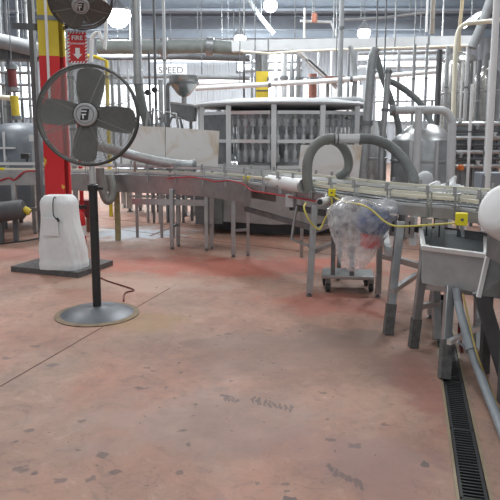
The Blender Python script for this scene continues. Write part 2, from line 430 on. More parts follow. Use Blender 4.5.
# high clerestory strips and roof lights
strips = [(-8, 34, 22, 29, 29.9), (60, 205, 26, 32, 29.9), (242, 258, 20, 26, 29.9), (276, 330, 18, 23, 29.9), (372, 436, 60, 65, 29.9), (150, 240, 57, 62, 29.9)]
for i, (x0, x1, y0, y1, Y) in enumerate(strips):
    a, b = at(x0, y1, Y), at(x1, y0, Y)
    ob('window_%d' % (i + 7), MB().box(((a.x + b.x) / 2, Y - 0.03, (a.z + b.z) / 2), (b.x - a.x, 0.04, b.z - a.z)), 'skylight', kind='structure')
for i, (x, y) in enumerate(((-3.2, 21), (1.0, 25.4), (-5.5, 26), (-11.0, 27.6))):
    ob('window_%d' % (i + 13), MB().box((x, y, HZ - 0.02), (3.6, 1.1, 0.04)), 'skylight', kind='structure')
# ------------------------------------------------------------------ painted building column and its black curb
colc = V((-2.24, 7.02, 0)); th = rad(14)
cm = MB()
R = Matrix.Rotation(th, 3, 'Z')
def cb(x, y, z0, z1, sx, sy): cm.box(colc + R @ V((x, y, 0)) + V((0, 0, (z0 + z1) / 2)), (sx, sy, z1 - z0), th)
cb(-0.035, 0, 0.06, HZ, 0.22, 0.26); cb(0.125, 0, 0.06, HZ, 0.02, 0.24); cb(0.09, 0, 0.06, HZ, 0.06, 0.02)
col_o = struct('column', cm, M['column'])
st = MB(); st.box(colc + R @ V((-0.035, 0, 0)) + V((0, 0, 2.8)), (0.235, 0.275, 0.05), th)
ob('strap', st, 'steel_dk', col_o, label='dark grey steel strap around the yellow part')
cur = MB()
cpt = V((-2.14, 6.72, 0)); rc = rad(-20)
cur.box(cpt + V((0, 0, 0.03)), (0.90, 0.66, 0.06), rc)
struct('trim_7', cur, M['rubber'])
# grey flange column just left of the painted one
gcol = MB(); p = at(36.5, 120, 7.7); gcol.box((p.x, 7.7, HZ / 2), (0.055, 0.1, HZ)); struct('column.001', gcol, 'grey_dk')

# ------------------------------------------------------------------ drain grates
L = 0.62; k = 0; GN = ['nearest the camera', 'second from the camera', 'third from the camera', 'fourth from the camera', 'fifth from the camera', 'farthest, behind the sink leg']
for k in range(6):
    o0 = dA + dirD * (0.02 + k * (L + 0.012)) + nD * DW / 2 + V((0, 0, -0.014))
    g = MB()
    for s in (-1, 1): g.bar(o0 + nD * s * (DW / 2 - 0.010), o0 + nD * s * (DW / 2 - 0.010) + dirD * L, 0.014, 0.02)
    n = 24
    for i in range(n + 1):
        c = o0 + dirD * (L * i / n)
        wd = 0.009 if 0 < i < n else 0.014
        g.bar(c - nD * (DW / 2 - 0.012), c + nD * (DW / 2 - 0.012), wd, 0.018)
    single('drain_grate', g, M['black'], 'black slotted drain grate in the floor channel, ' + GN[k], 'drain grate', 'drain grates in the floor channel')

# ------------------------------------------------------------------ fans
def blade_mb(ang, R0, R1, hw, twist, w0):
    mb = MB(); nr, nt = 14, 6; rows = []
    for i in range(nr + 1):
        t = i / nr; r = R0 + (R1 - R0) * t
        half = hw * (0.66 + 0.34 * min(1, t / 0.5) ** 0.8)
        if t > 0.76: half *= math.sqrt(max(0.12, 1 - ((t - 0.76) / 0.25) ** 3.2))
        rows.append([(r, half * (2 * j / nt - 1)) for j in range(nt + 1)])
    ca, sa = math.cos(ang), math.sin(ang)
    for zo in (0, 0.004):
        for row in rows:
            for (r, q) in row:
                qq = q * math.cos(twist)
                mb.v.append(V((r * ca - qq * sa, r * sa + qq * ca, w0 + q * math.sin(twist) + 0.02 * (q / hw) ** 2 + zo)))
    m_ = nt + 1; N_ = (nr + 1) * m_
    for i in range(nr):
        for j in range(nt):
            a = i * m_ + j
            mb.f.append([a, a + 1, a + m_ + 1, a + m_]); mb.f.append([N_ + a, N_ + a + m_, N_ + a + m_ + 1, N_ + a + 1])
    edge = [j for j in range(m_)] + [(i + 1) * m_ - 1 for i in range(1, nr + 1)] + [nr * m_ + j for j in range(nt - 1, -1, -1)] + [i * m_ for i in range(nr - 1, 0, -1)]
    for a, b in zip(edge, edge[1:] + edge[:1]): mb.f.append([a, b, N_ + b, N_ + a])
    return mb
def fan_head(par, c, face, Rc, angs, hw, rings, up=(0, 0, 1)):
    z = V(face).normalized(); x = V(up).cross(z).normalized(); y = z.cross(x)
    X = Matrix((x, y, z)).transposed().to_4x4(); X.translation = V(c)
    def circ(r, w, n=56): return [V((r * math.cos(2 * math.pi * i / n), r * math.sin(2 * math.pi * i / n), w)) for i in range(n)]
    def bulge(t, s): return s * (0.055 + 0.075 * (1 - t ** 2.2))
    rim = MB().tube(circ(Rc, 0.055), 0.009, 8, True).tube(circ(Rc, -0.055), 0.009, 8, True)
    rim.tube(circ(Rc + 0.004, 0.0), 0.012, 8, True)
    for i in range(12):
        a = 2 * math.pi * i / 12; rim.bar(V((Rc * math.cos(a), Rc * math.sin(a), -0.05)), V((Rc * math.cos(a), Rc * math.sin(a), 0.05)), 0.02, 0.005, up=(-math.sin(a), math.cos(a), 0))
    ob('cage_rim', rim.xf(X), 'fanblk', par)
    for nm, s, nr in (('front_grille', 1, rings), ('rear_grille', -1, max(8, rings * 2 // 3))):
        g = MB()
        for i in range(nr):
            t = 0.27 + 0.71 * i / (nr - 1)
            g.tube(circ(Rc * t, bulge(t, s), 48), 0.0021 if s > 0 else 0.0016, 4, True)
        for i in range(8):
            a = 2 * math.pi * (i + 0.5) / 8
            pts = [V((Rc * t * math.cos(a), Rc * t * math.sin(a), bulge(t, s) + s * 0.002)) for t in (0.2, 0.45, 0.7, 0.9, 1.0)]
            g.tube(pts, 0.0032, 5)
        ob(nm, g.xf(X), 'grille', par)
    for a in angs:
        ob('blade', blade_mb(rad(a), 0.05 * Rc / 0.44, Rc * 0.955, hw, rad(20), -0.01).xf(X), 'blade', par)
    hb = MB().lathe((0, 0, 0), [(0.0, 0.158), (0.078, 0.156), (0.086, 0.148), (0.09, 0.13), (0.09, 0.125), (0, 0.125)], 36)
    b = ob('hub_badge', hb.xf(X), 'badge', par, label='light grey round badge')
    rg = MB().tube(circ(0.066, 0.158, 36), 0.0025, 5, True)
    ob('badge_ring', rg.xf(X), 'grey_dk', b)
    lg = MB().prism([(-0.036, -0.042, 0.159), (0.022, -0.042, 0.159), (0.036, 0.042, 0.159), (-0.022, 0.042, 0.159)], (0, 0, 0.004))
    ob('logo', lg.xf(X), 'black', b, label='black slanted emblem')
    l2 = MB()
    for q in ((-0.004, 0.024, 0.040, 0.009), (-0.006, 0.0, 0.034, 0.009), (-0.012, -0.018, 0.010, 0.028)):
        l2.box((q[0], q[1], 0.164), (q[2], q[3], 0.003))
    ob('emblem_mark', l2.xf(X), 'white', b)
    mo = MB().lathe((0, 0, -0.30), [(0.0, 0), (0.06, 0.002), (0.085, 0.03), (0.085, 0.16), (0.06, 0.19), (0.03, 0.2), (0.03, 0.3), (0.06, 0.3), (0.06, 0.33), (0, 0.33)], 24)
    ob('motor', mo.xf(X), 'fanblk', par)
    return X

fb = fl(97.5, 314); fb.z = 0
fan = thing('pedestal_fan', 'tall black pedestal fan with round wire cage standing on the red floor', 'fan', fb)
prof = [(0.352, 0.0), (0.354, 0.008), (0.33, 0.014)]
ob('base_rim', MB().lathe(fb, [(0.2, 0.0), (0.352, 0.0), (0.354, 0.007), (0.31, 0.013), (0.2, 0.012)], 56), 'bronze', fan, label='brown rusty outer rim')
ob('base', MB().lathe(fb + V((0, 0, 0.010)), [(0.315, 0), (0.30, 0.006), (0.27, 0.018), (0.2, 0.042), (0.14, 0.052), (0.07, 0.056), (0.06, 0.062), (0.045, 0.064), (0, 0.064)], 48), 'basegrey', fan)
pole = MB().cyl(fb + V((0, 0, 0.06)), fb + V((0, 0, 1.09)), 0.036, 20)
ob('lower_pole', pole, 'black', fan, label='thick black lower pole')
ob('upper_pole', MB().cyl(fb + V((0, 0, 1.08)), fb + V((0, 0, 1.70)), 0.026, 16), 'steel_lt', fan, label='chrome upper pole')
ob('clamp_collar', MB().lathe(fb + V((0, 0, 1.06)), [(0.042, 0), (0.044, 0.02), (0.044, 0.05), (0.03, 0.06)], 20), 'black', fan)
ob('clamp_knob', MB().cyl(fb + V((0.03, -0.02, 1.085)), fb + V((0.09, -0.05, 1.085)), 0.012, 10), 'black', fan)
fc = at(88.6, 115.4, 4.80)
X = fan_head(fan, fc, (0.08, -1, 0.02), 0.386, (84, -8, 263, 174), 0.108, 34)
brk = MB().bar(fc + V((0.0, 0.24, 0)), fb + V((0, 0, 1.69)), 0.05, 0.03)
brk.bar(fc + V((0.03, 0.2, 0)), fb + V((0.0, 0.0, 1.6)), 0.03, 0.012)
ob('head_bracket', brk, 'fanblk', fan)
# brown power lead from the fan
cordp = [fb + V((0.03, 0.03, 0.012)) + V((0.12, 0.33, 0)), fl(125, 293, 0.008), fl(134, 290, 0.008), fl(124, 286, 0.008), fl(108, 281, 0.008), fl(100, 277, 0.008), fl(97, 272, 0.008), fl(92, 266, 0.008)]
single('power_cord', MB().tube(smooth_path(cordp, 8), 0.007, 6), 'cord', 'thin brown power cord looping on the floor behind the fan base', 'cord')

wf = thing('wall_mounted_fan', 'dark fan bracketed high on the yellow part of the column, above the fire sign', 'fan', at(84, 2, 6.5))
wc = at(80.5, -1, 6.5)
fan_head(wf, wc, (0.2, -0.8, -0.68), 0.32, (-138, -42, 48, 132), 0.2, 18)
arm = MB().bar(at(66, 27, 6.62), colc + R @ V((0.13, -0.05, 0)) + V((0, 0, 2.70)), 0.03, 0.03)
arm.bar(at(66, 27, 6.62), at(80, 2, 6.75), 0.03, 0.03)
arm.bar(at(80, 2, 6.75), colc + R @ V((0.13, 0, 0)) + V((0, 0, 3.1)), 0.04, 0.04)
ob('bracket_arm', arm, 'black', wf)

# ------------------------------------------------------------------ fire sign
sc0 = at(77.5, 47.5, 6.78)
sgn = thing('fire_sign', 'red and white fire extinguisher sign with a down arrow beside the yellow column', 'sign', sc0 - V((0, 0, 0.17)))
sx = V((1, 0.12, 0)).normalized(); sy = V((0, 0, 1)); sn = sx.cross(sy)
SW, SH = 0.205, 0.335
def quad(w0, w1, h0, h1, z, t=0.003): return MB().prism([sc0 + sx * a + sy * b + sn * z for a, b in ((w0, h0), (w1, h0), (w1, h1), (w0, h1))], sn * t)
ob('board', quad(-SW / 2, SW / 2, -SH / 2, SH / 2, 0, 0.004), 'white', sgn)
ob('red_field', quad(-SW / 2 + 0.022, SW / 2 - 0.022, -SH / 2 + 0.022, SH / 2 - 0.022, 0.004, 0.002), 'red', sgn)
hz = MB(); b = 0.022
def slash(a0, b0, horiz, step):
    if horiz: hz.prism([sc0 + sx * (a0 + q) + sy * (b0 + r) + sn * 0.0045 for q, r in ((0, 0), (step, 0), (step + 0.012, b), (0.012, b))], sn * 0.001)
    else: hz.prism([sc0 + sx * (a0 + q) + sy * (b0 + r) + sn * 0.0045 for q, r in ((0, 0), (b, 0.012), (b, 0.012 + step), (0, step))], sn * 0.001)
for i in range(6):
    for y0 in (-SH / 2, SH / 2 - b): slash(-SW / 2 + 0.004 + i * 0.033, y0, True, 0.016)
for i in range(9):
    for x0 in (-SW / 2, SW / 2 - b): slash(x0, -SH / 2 + 0.006 + i * 0.036, False, 0.018)
ob('hazard_border', hz, 'red', sgn)
letters('FIRE', 0.066, 'white', sgn, sc0 + sy * 0.100 + sn * 0.007, sx, sy, bold=0.0015)
letters('EXTINGUISHER', 0.0225, 'white', sgn, sc0 + sy * 0.040 + sn * 0.007, sx, sy, bold=0.0006)
ob('arrow', MB().prism([sc0 + sx * a + sy * q + sn * 0.006 for a, q in ((0, -0.125), (0.05, -0.07), (0.024, -0.07), (0.024, -0.005), (-0.024, -0.005), (-0.024, -0.07), (-0.05, -0.07))], sn * 0.002), 'white', sgn)
ob('hanger_strap', MB().bar(sc0 + sy * 0.16 + V((0.03, 0.01, 0)), wc + V((0.05, 0.2, -0.1)), 0.006, 0.006).bar(sc0 - sx * 0.09 + V((0, 0.012, 0)), colc + R @ V((0.14, -0.1, 0)) + V((0, 0, sc0.z)), 0.02, 0.006), 'steel_dk', sgn)

# white conduit up the column front
cf = colc + R @ V((-0.05, -0.145, 0))
single('conduit', MB().tube([cf + V((0, 0, 1.75)), cf + V((0, 0, HZ))], 0.016, 8), 'white', 'thin white conduit running up the face of the red and yellow column', 'conduit')
cb2 = MB().box(colc + R @ V((0.02, -0.16, 0)) + V((0, 0, 1.74)), (0.1, 0.06, 0.12), th)
single('switch_box', cb2, 'grey_dk', 'small dark switch box on the red column behind the fan cage', 'electrical box')
single('strut_channel', MB().bar(at(14, 26, 7.35), at(37, 27, 7.1), 0.05, 0.07), 'grey_dk', 'dark grey strut channel fixed left of the yellow column', 'strut')

# ------------------------------------------------------------------ white wrapped bundle
bl = V((-2.10, 6.55, 0.06)); bun = thing('wrapped_bundle', 'white sheet wrapped bundle standing on the black curb at the column foot', 'bundle', bl)
mb = MB(); NA, NZ = 56, 26; Hh = 0.80; rr = rad(-8)
for i in range(NZ + 1):
    t = i / NZ; z = Hh * (1 - (1 - t) ** 1.0)
    w = 0.235 - 0.055 * t ** 1.3 + 0.012 * math.sin(t * 7); d = 0.18 - 0.03 * t
    if t > 0.9: q = (t - 0.9) / 0.1; w *= 1 - 0.25 * q * q; d *= 1 - 0.25 * q * q
    if t < 0.08: w *= 1.03; d *= 1.04
    lean = 0.035 * (1 - t)
    for j in range(NA):
        a = 2 * math.pi * j / NA; e = 0.55
        x = w * math.copysign(abs(math.cos(a)) ** e, math.cos(a)); y = d * math.copysign(abs(math.sin(a)) ** e, math.sin(a))
        f = 1 + 0.035 * math.sin(5 * a + 3 * t) * (1 - t) + 0.02 * math.sin(13 * a + 9 * t) * (1.1 - t) + 0.012 * math.sin(23 * a - 14 * t)
        mb.v.append(bl + Matrix.Rotation(rr, 3, 'Z') @ V((x * f + lean, y * f, z)))
for i in range(NZ):
    for j in range(NA): mb.f.append([i * NA + j, i * NA + (j + 1) % NA, (i + 1) * NA + (j + 1) % NA, (i + 1) * NA + j])
mb.f.append(list(range(NZ * NA, (NZ + 1) * NA)))
ob('cover', mb, 'whitesheet', bun)
Rb = Matrix.Rotation(rr, 3, 'Z')
ob('pocket', MB().box(bl + Rb @ V((-0.015, -0.188, 0.48)), (0.17, 0.012, 0.20), rr), 'whitesheet', bun, bevel=0.004)
cd = [bl + Rb @ V(q) for q in ((0.02, -0.10, 0.79), (0.02, -0.165, 0.78), (0.022, -0.19, 0.68), (0.03, -0.195, 0.60), (0.07, -0.195, 0.555))]
ct = ob('tie_cord', MB().tube(smooth_path(cd, 6), 0.006, 6), 'black', bun, label='black tie cord with a toggle')
ob('toggle', MB().cyl(bl + Rb @ V((0.062, -0.197, 0.575)), bl + Rb @ V((0.09, -0.2, 0.54)), 0.013, 8), 'black', ct)

# fire extinguisher behind the bundle
ex = at(80.5, 238, 7.75); ex.z = 0
fe = thing('fire_extinguisher', 'red fire extinguisher standing on the floor to the right behind the white bundle', 'extinguisher', ex)
ob('cylinder', MB().lathe(ex, [(0.07, 0), (0.075, 0.02), (0.075, 0.42), (0.05, 0.5), (0.025, 0.53), (0.025, 0.55), (0, 0.55)], 20), 'red', fe)
ob('valve_handle', MB().box(ex + V((0.03, 0, 0.58)), (0.14, 0.03, 0.05)), 'black', fe)
ob('label_band', MB().lathe(ex + V((0, 0, 0.2)), [(0.0765, 0), (0.0765, 0.14)], 20), 'white', fe, label='white paper label')

# ------------------------------------------------------------------ conveyors
def offset(path, o, z):
    out = []
    for i, p in enumerate(path):
        a = path[max(i - 1, 0)]; b = path[min(i + 1, len(path) - 1)]
        d = (b - a); d.z = 0; d.normalize(); n = V((d.y, -d.x, 0))
        out.append(V((p.x + n.x * o, p.y + n.y * o, z)))
    return out
def conveyor(label, ctrl, hw, z, panel_h, legs, step, rails, lanes=2, boots=False, bz=0.13, group=None, chain='cream'):
    path = smooth_path([V((x, y, 0)) for x, y in ctrl], 7)
    mid = path[len(path) // 2]
    t = thing('conveyor', label, 'conveyor', (mid.x, mid.y, 0), group)
    ob('bed', MB().ribbon(offset(path, -hw, z), offset(path, hw, z), 0.02), 'steel', t)
    for s in (-1, 1):
        ob('side_panel', MB().ribbon(offset(path, s * hw, z + 0.015), offset(path, s * (hw + 0.012), z + 0.015), panel_h), 'steel', t)
    for q in range(lanes):
        c = (q - (lanes - 1) / 2) * (2 * hw / lanes)
        ob('chain', MB().ribbon(offset(path, c - 0.042, z + 0.012), offset(path, c + 0.042, z + 0.012), 0.012), 'steel_dk', t)
    for (o, zz, m) in rails:
        r = MB()
        A = offset(path, o - 0.008, z + zz + 0.013); B = offset(path, o + 0.008, z + zz + 0.013)
        ob('guide_rail', r.ribbon(A, B, 0.026), m, t)
    # rail brackets
    acc = 0.0; last = path[0]; k = 0
    for i in range(1, len(path) - 1):
        acc += (path[i] - last).length; last = path[i]
        if acc >= step:
            acc = 0
            d = (path[i + 1] - path[i - 1]).normalized(); n = V((d.y, -d.x, 0))
            for s in (-1, 1):
                b = V((path[i].x, path[i].y, 0)) + n * s * (hw + 0.022)
                m_ = MB().bar(b + V((0, 0, z - 0.07)), b + V((0, 0, z + bz + 0.04)), 0.014, 0.010)
                m_.bar(b + d * 0.03 + V((0, 0, z - 0.05)), b + d * 0.03 + V((0, 0, z + bz + 0.01)), 0.009, 0.009)
                for zz in (0.04, bz): m_.cyl(b + n * s * 0.03 + V((0, 0, z + zz)), b - n * s * 0.06 + V((0, 0, z + zz)), 0.008, 8)
                m_.cyl(b + n * s * 0.012 + V((0, 0, z + bz - 0.01)), b + n * s * 0.012 + V((0, 0, z + bz + 0.06)), 0.014, 8)
                ob('rail_bracket', m_, 'steel', t)
    for (base, top, w) in legs:
        base = V(base); top = V(top)
        lg = ob('leg', MB().bar(base + (top - base) * (0.03 / (top.z - base.z)), top, w, w, up=(0, 1, 0)), 'steel', t, bevel=0.004)
        d = (top - base)
        if boots and w > 0.055 and base.x > 1.0: ob('boot', MB().bar(base, base + d * (0.23 / d.z), w * 1.16, w * 1.16, up=(0, 1, 0)), 'rubber', lg, label='dark grimy lower sleeve')
        else: ob('foot', MB().lathe(base, [(w * 0.5, 0), (w * 0.5, 0.012), (w * 0.2, 0.02), (w * 0.2, 0.06)], 12), 'steel_dk', lg)
    return t
def brace(t, p, q, w=0.03, m='steel'):
    return ob('brace', MB().bar(p, q, w, w), m, t)
RAILS = [(-0.19, 0.14, 'cream'), (-0.19, 0.06, 'steel_lt'), (-0.02, 0.13, 'steel_lt'), (0.03, 0.10, 'cream'), (0.19, 0.09, 'cream'), (0.19, 0.02, 'steel_lt')]
def leg(px, py, dx=0.0, dy=0.0, ztop=0.78, w=0.05):
    b = fl(px, py); return (b, b + V((dx, dy, ztop)), w)
# left run
A = conveyor('grey conveyor at the far left edge, left of the red column', [(-5.6, 8.95), (-4.4, 8.95), (-2.9, 8.92)], 0.17, 0.98, 0.22,
             [((-3.45, 8.72, 0), (-3.45, 8.74, 0.8), 0.06), ((-3.3, 9.1, 0), (-3.3, 9.1, 0.8), 0.06), ((-4.4, 8.72, 0), (-4.4, 8.74, 0.8), 0.06), ((-4.4, 9.1, 0), (-4.4, 9.1, 0.8), 0.06)],
             0.5, [(-0.15, 0.1, 'steel_lt'), (0.15, 0.1, 'steel_lt'), (0.15, 0.03, 'cream')], 1)
brace(A, (-5.5, 8.72, 0.42), (-2.75, 8.72, 0.42), 0.06)
# middle run behind the fan
l = []
for (fx, fy, bx, by) in ((172, 249, 178.5, 246), (206.5, 250.5, 211.5, 248.5)):
    l += [leg(fx, fy, 0, 0.03, 0.8), leg(bx, by, 0, 0, 0.8)]
l += [leg(233.5, 256.5, 0, 0.03, 0.8, 0.055), leg(248, 255.5, 0, 0, 0.8, 0.04)]
CB = [(-2.75, 8.72), (-2.0, 8.5), (-1.2, 8.2), (-0.55, 7.85), (-0.1, 7.35), (0.16, 6.95)]
B = conveyor('long stainless conveyor with paired legs running behind the fan toward the round filler', CB, 0.17, 0.95, 0.24,
             l, 0.42, [(-0.15, 0.13, 'steel_lt'), (-0.15, 0.05, 'cream'), (0.15, 0.13, 'steel_lt'), (0.15, 0.05, 'steel_lt')], 2)
for (a, b, z) in (((172, 249), (178.5, 246), 0.3), ((206.5, 250.5), (211.5, 248.5), 0.32), ((233.5, 256.5), (248, 255.5), 0.33)):
    p, q = fl(*a), fl(*b); brace(B, p + V((0, 0, z)), q + V((0, 0, z)), 0.03)
p = fl(112 + 12, 238); ob('leg', MB().bar(V((-1.9, 8.52, 0)), V((-1.9, 8.52, 0.8)), 0.07, 0.07), 'olive', B, label='olive painted leg')
ob('lower_rail', MB().bar(fl(130, 250) + V((0, 0.25, 0.62)), fl(206, 250) + V((0, 0.06, 0.62)), 0.04, 0.08), 'steel', B)
# right curved run toward the camera
Cc = [(0.17, 6.93), (0.5, 6.35), (0.82, 5.8), (1.1, 5.3), (1.38, 4.95), (1.70, 4.68), (1.92, 4.25), (1.98, 3.7), (1.96, 3.0), (1.95, 2.2), (1.95, 1.2)]
l = [(fl(309, 296), V((0.61, 5.62, 0.86)), 0.06), (fl(388, 334), V((1.17, 4.62, 0.86)), 0.06), (fl(378, 297), V((1.22, 5.55, 0.86)), 0.05), (fl(430, 318), V((1.62, 4.95, 0.86)), 0.05), (fl(338, 280), V((0.95, 6.15, 0.86)), 0.045), (V((2.1, 3.4, 0)), V((2.1, 3.4, 0.86)), 0.05), (V((1.8, 1.8, 0)), V((1.8, 1.8, 0.86)), 0.05), (V((2.1, 1.8, 0)), V((2.1, 1.8, 0.86)), 0.05)]
D = conveyor('curved two lane stainless conveyor with many rail clamps sweeping right toward the sink', Cc, 0.21, 0.95, 0.08, l, 0.27, RAILS, 2, boots=True)
brace(D, fl(388, 334) + V((0.02, 0, 0.34)), V((1.42, 5.0, 0.34)), 0.04)
brace(D, fl(309, 296) + V((0.02, 0.02, 0.42)), fl(338, 280) + V((0, 0, 0.42)), 0.04)
brace(D, fl(309, 296) + V((0.02, 0.02, 0.62)), fl(338, 280) + V((0, 0, 0.62)), 0.04)
brace(D, V((1.25, 5.5, 0.40)), V((1.75, 4.55, 0.40)), 0.05)
brace(D, V((1.07, 4.55, 0.62)), V((1.25, 5.5, 0.62)), 0.05)
# plates and lower beam under the curved bed
pth = smooth_path([V((x, y, 0)) for x, y in Cc], 7)
fr_off = offset(pth, 0.225, 0.0)
for i in (20, 23, 25, 27, 29, 31, 33):
    p = fr_off[i]; d = (fr_off[i + 1] - fr_off[i - 1]).normalized(); ang = math.atan2(d.y, d.x)
    hgt = 0.17 if i % 2 else 0.12
    pl_ = ob('mounting_plate', MB().box(V((p.x, p.y, 0.875 - hgt / 2)), (0.075, 0.01, hgt), ang), 'steel', D)
    n_ = V((d.y, -d.x, 0))
    ob('slot', MB().box(V((p.x, p.y, 0.875 - hgt / 2)) + n_ * 0.006, (0.012, 0.004, hgt * 0.6), ang), 'black', pl_)
lb = offset(pth, 0.12, 0.76)[6:40]
ob('lower_beam', MB().ribbon(offset(pth, 0.10, 0.80)[8:44], offset(pth, 0.13, 0.80)[8:44], 0.06), 'grey_dk', D, label='dark lower beam')
ob('lower_rail', MB().bar(V((-0.05, 7.25, 0.62)), V((0.62, 5.75, 0.62)), 0.05, 0.05), 'steel_dk', D)
rod = [at(297, 206, 5.9), at(294, 222, 5.9), at(291.5, 239, 5.9), at(300, 242.5, 5.85), at(309, 246, 5.75)]
single('bent_rod', MB().tube(rod, 0.014, 8), 'steel', 'thin bent steel rod hanging left of the leg with the yellow cable loop', 'rod')
t = thing('junction_box', 'pale grey junction box under the white roller cover', 'box', at(291, 207, 6.05))
q = at(291, 200.5, 6.05); ob('body', MB().box(q, (0.09, 0.08, 0.13), rad(-30)), 'grey_lt', t, bevel=0.006); ob('cable_gland', MB().cyl(q - V((0, 0, 0.06)), q - V((0, 0, 0.10)), 0.015, 10), 'black', t)
single('floor_cable', MB().tube(smooth_path([fl(-8, 245, .01), fl(15, 242, .01), fl(30, 240, .01), fl(52, 235, .01)], 6), 0.012, 6), 'black', 'dark cable lying on the floor under the far left conveyor', 'cable')
# ------------------------------------------------------------------ sink
FLc, FRc, BLc, BRc = V((1.17, 3.98, 0)), V((1.49, 3.71, 0)), V((1.36, 4.72, 0)), V((1.80, 4.52, 0))
ZT, ZBt = 0.775, 0.53
snk = thing('trough_sink', 'open stainless trough sink with a pale rim at the right on splayed legs', 'sink', V((1.4, 4.1, 0)))
def up(p, z): return V((p.x, p.y, z))
ctr = (FLc + FRc + BLc + BRc) / 4
tb = MB(); outer = [FLc, FRc, BRc, BLc]; inner = [ctr + (p - ctr) * 0.96 for p in outer]
n0 = len(tb.v)
vs = [up(p, ZBt) for p in outer] + [up(p, ZT) for p in outer] + [up(p, ZT) for p in inner] + [up(p, ZBt + 0.02) for p in inner]
fs = [(3, 2, 1, 0)] + [(i, (i + 1) % 4, 4 + (i + 1) % 4, 4 + i) for i in range(4)] + [(4 + i, 4 + (i + 1) % 4, 8 + (i + 1) % 4, 8 + i) for i in range(4)] + [(8 + i, 8 + (i + 1) % 4, 12 + (i + 1) % 4, 12 + i) for i in range(4)] + [(12, 13, 14, 15)]
tb.add(vs, fs); ob('basin', tb, mat('brushed_sink_steel', (168, 172, 175), 0.42, 0.35, 0.12, 7), snk)
rm = MB()
for i in range(4):
    a, b = outer[i], outer[(i + 1) % 4]; d = (b - a).normalized() * 0.012
    rm.bar(up(a, ZT) - d, up(b, ZT) + d, 0.034, 0.034)
ob('rim', rm, 'steel_lt', snk, label='pale rolled rim', bevel=0.005)
for (px, py, tp, bt) in ((413, 347, V((1.235, 4.15, 0.76)), True), (444, 379, V((1.32, 3.86, 0.54)), True), (437, 343, V((1.42, 4.5, 0.53)), False), (478, 352, V((1.66, 4.25, 0.53)), False)):
    b = fl(px, py); lg = ob('leg', MB().bar(b + (tp - b) * (0.02 / tp.z), tp, 0.055, 0.055, up=(0, 1, 0)), 'steel', snk, bevel=0.004)
    d = tp - b
    if bt: ob('boot', MB().bar(b, b + d * (0.22 / d.z), 0.064, 0.064, up=(0, 1, 0)), 'rubber', lg, label='dark grimy lower sleeve')
ob('brace', MB().bar(fl(413, 347) + V((0.01, 0, 0.30)), fl(437, 343) + V((0, 0, 0.30)), 0.035, 0.035), 'steel', snk)
ob('brace', MB().bar(fl(444, 379) + V((0.02, 0, 0.24)), fl(478, 352) + V((0.1, 0, 0.24)), 0.03, 0.03), 'steel_lt', snk)
ob('brace', MB().bar(V((1.2, 4.2, 0.46)), V((1.75, 3.9, 0.46)), 0.045, 0.045), 'steel', snk)
# side guard next to the sink
gd = thing('guard_panel', 'grey steel side panel with a pale folded edge right of the sink, on dark struts', 'panel', V((1.66, 3.5, 0)))
gp = [at(487, 257, 3.42), at(540, 250, 3.3), at(540, 300, 3.3), at(479, 296, 3.42)]
ob('sheet', MB().prism(gp, V((0.01, 0.03, 0))), 'steel_dk', gd)
ob('folded_edge', MB().bar(at(487.5, 257, 3.40), at(478.5, 297, 3.40), 0.022, 0.022), 'white', gd, label='pale folded edge')
ob('strut', MB().bar(at(480, 291, 3.44), fl(508, 385), 0.085, 0.03), 'grey_dk', gd)
ob('leg', MB().bar(fl(484, 372), at(488, 292, 3.5), 0.05, 0.05, up=(0, 1, 0)), 'grey_dk', gd)

# white drum
wd = thing('white_drum', 'white plastic drum lying tilted on the right edge above the sink', 'drum', at(503, 232, 3.2))
c0 = at(511, 214, 3.2)
ax = V((0.80, 0.30, -0.42)).normalized()
ob('body', MB().lathe(c0 - ax * 0.12, [(0, 0), (0.09, 0.002), (0.125, 0.012), (0.145, 0.035), (0.155, 0.09), (0.165, 0.42), (0.14, 0.45), (0, 0.45)], 36, ax), 'white', wd)
ob('cradle', MB().box(c0 + V((0.06, 0.08, -0.20)), (0.22, 0.2, 0.14)).bar(c0 + V((0.06, 0.08, -0.2)), V((c0.x + 0.06, c0.y + 0.08, 0.0)), 0.06, 0.06), 'steel_dk', wd)

# PVC drain pipe and yellow hose
pp = [at(458, 303, 3.75), at(463, 322, 3.62), at(470, 346, 3.5), fl(484, 385, 0.10), fl(500, 425, 0.05), fl(528, 500, 0.04)]
dp = thing('drain_pipe', 'grey plastic drain pipe slanting from the sink down along the drain', 'pipe', (pp[2].x, pp[2].y, 0))
ob('tube', MB().tube(smooth_path(pp, 6), 0.026, 14), 'pvc', dp)
q = pp[2]; dq = (pp[3] - pp[1]).normalized()
ob('coupling', MB().tube([q - dq * 0.05, q + dq * 0.03], 0.035, 14).bar(q + V((-0.03, 0, -0.01)), q + V((-0.075, 0, 0.03)), 0.014, 0.014), 'pvc', dp)
ob('inlet', MB().cyl(pp[0], up(pp[0], 0.535) + V((0, 0.05, 0)), 0.024, 14), 'pvc', dp)
yh = [at(463, 294, 3.72), at(467, 312, 3.62), at(472, 335, 3.5), at(479, 360, 3.36), fl(492, 392, 0.03), fl(505, 425, 0.012), fl(530, 480, 0.012)]
single('yellow_hose', MB().tube(smooth_path(yh, 6), 0.006, 8), mat('dull_yellow_hose', (160, 144, 84), 0.6), 'thin yellow hose hanging beside the grey drain pipe under the sink', 'hose')
bh = [at(460, 293, 3.8), at(462, 310, 3.8), at(459, 330, 3.9), at(462, 352, 4.0)]
single('brown_hose', MB().tube(smooth_path(bh, 6), 0.010, 8), 'maroon', 'short dark brown hose hanging under the sink next to its front leg', 'hose')

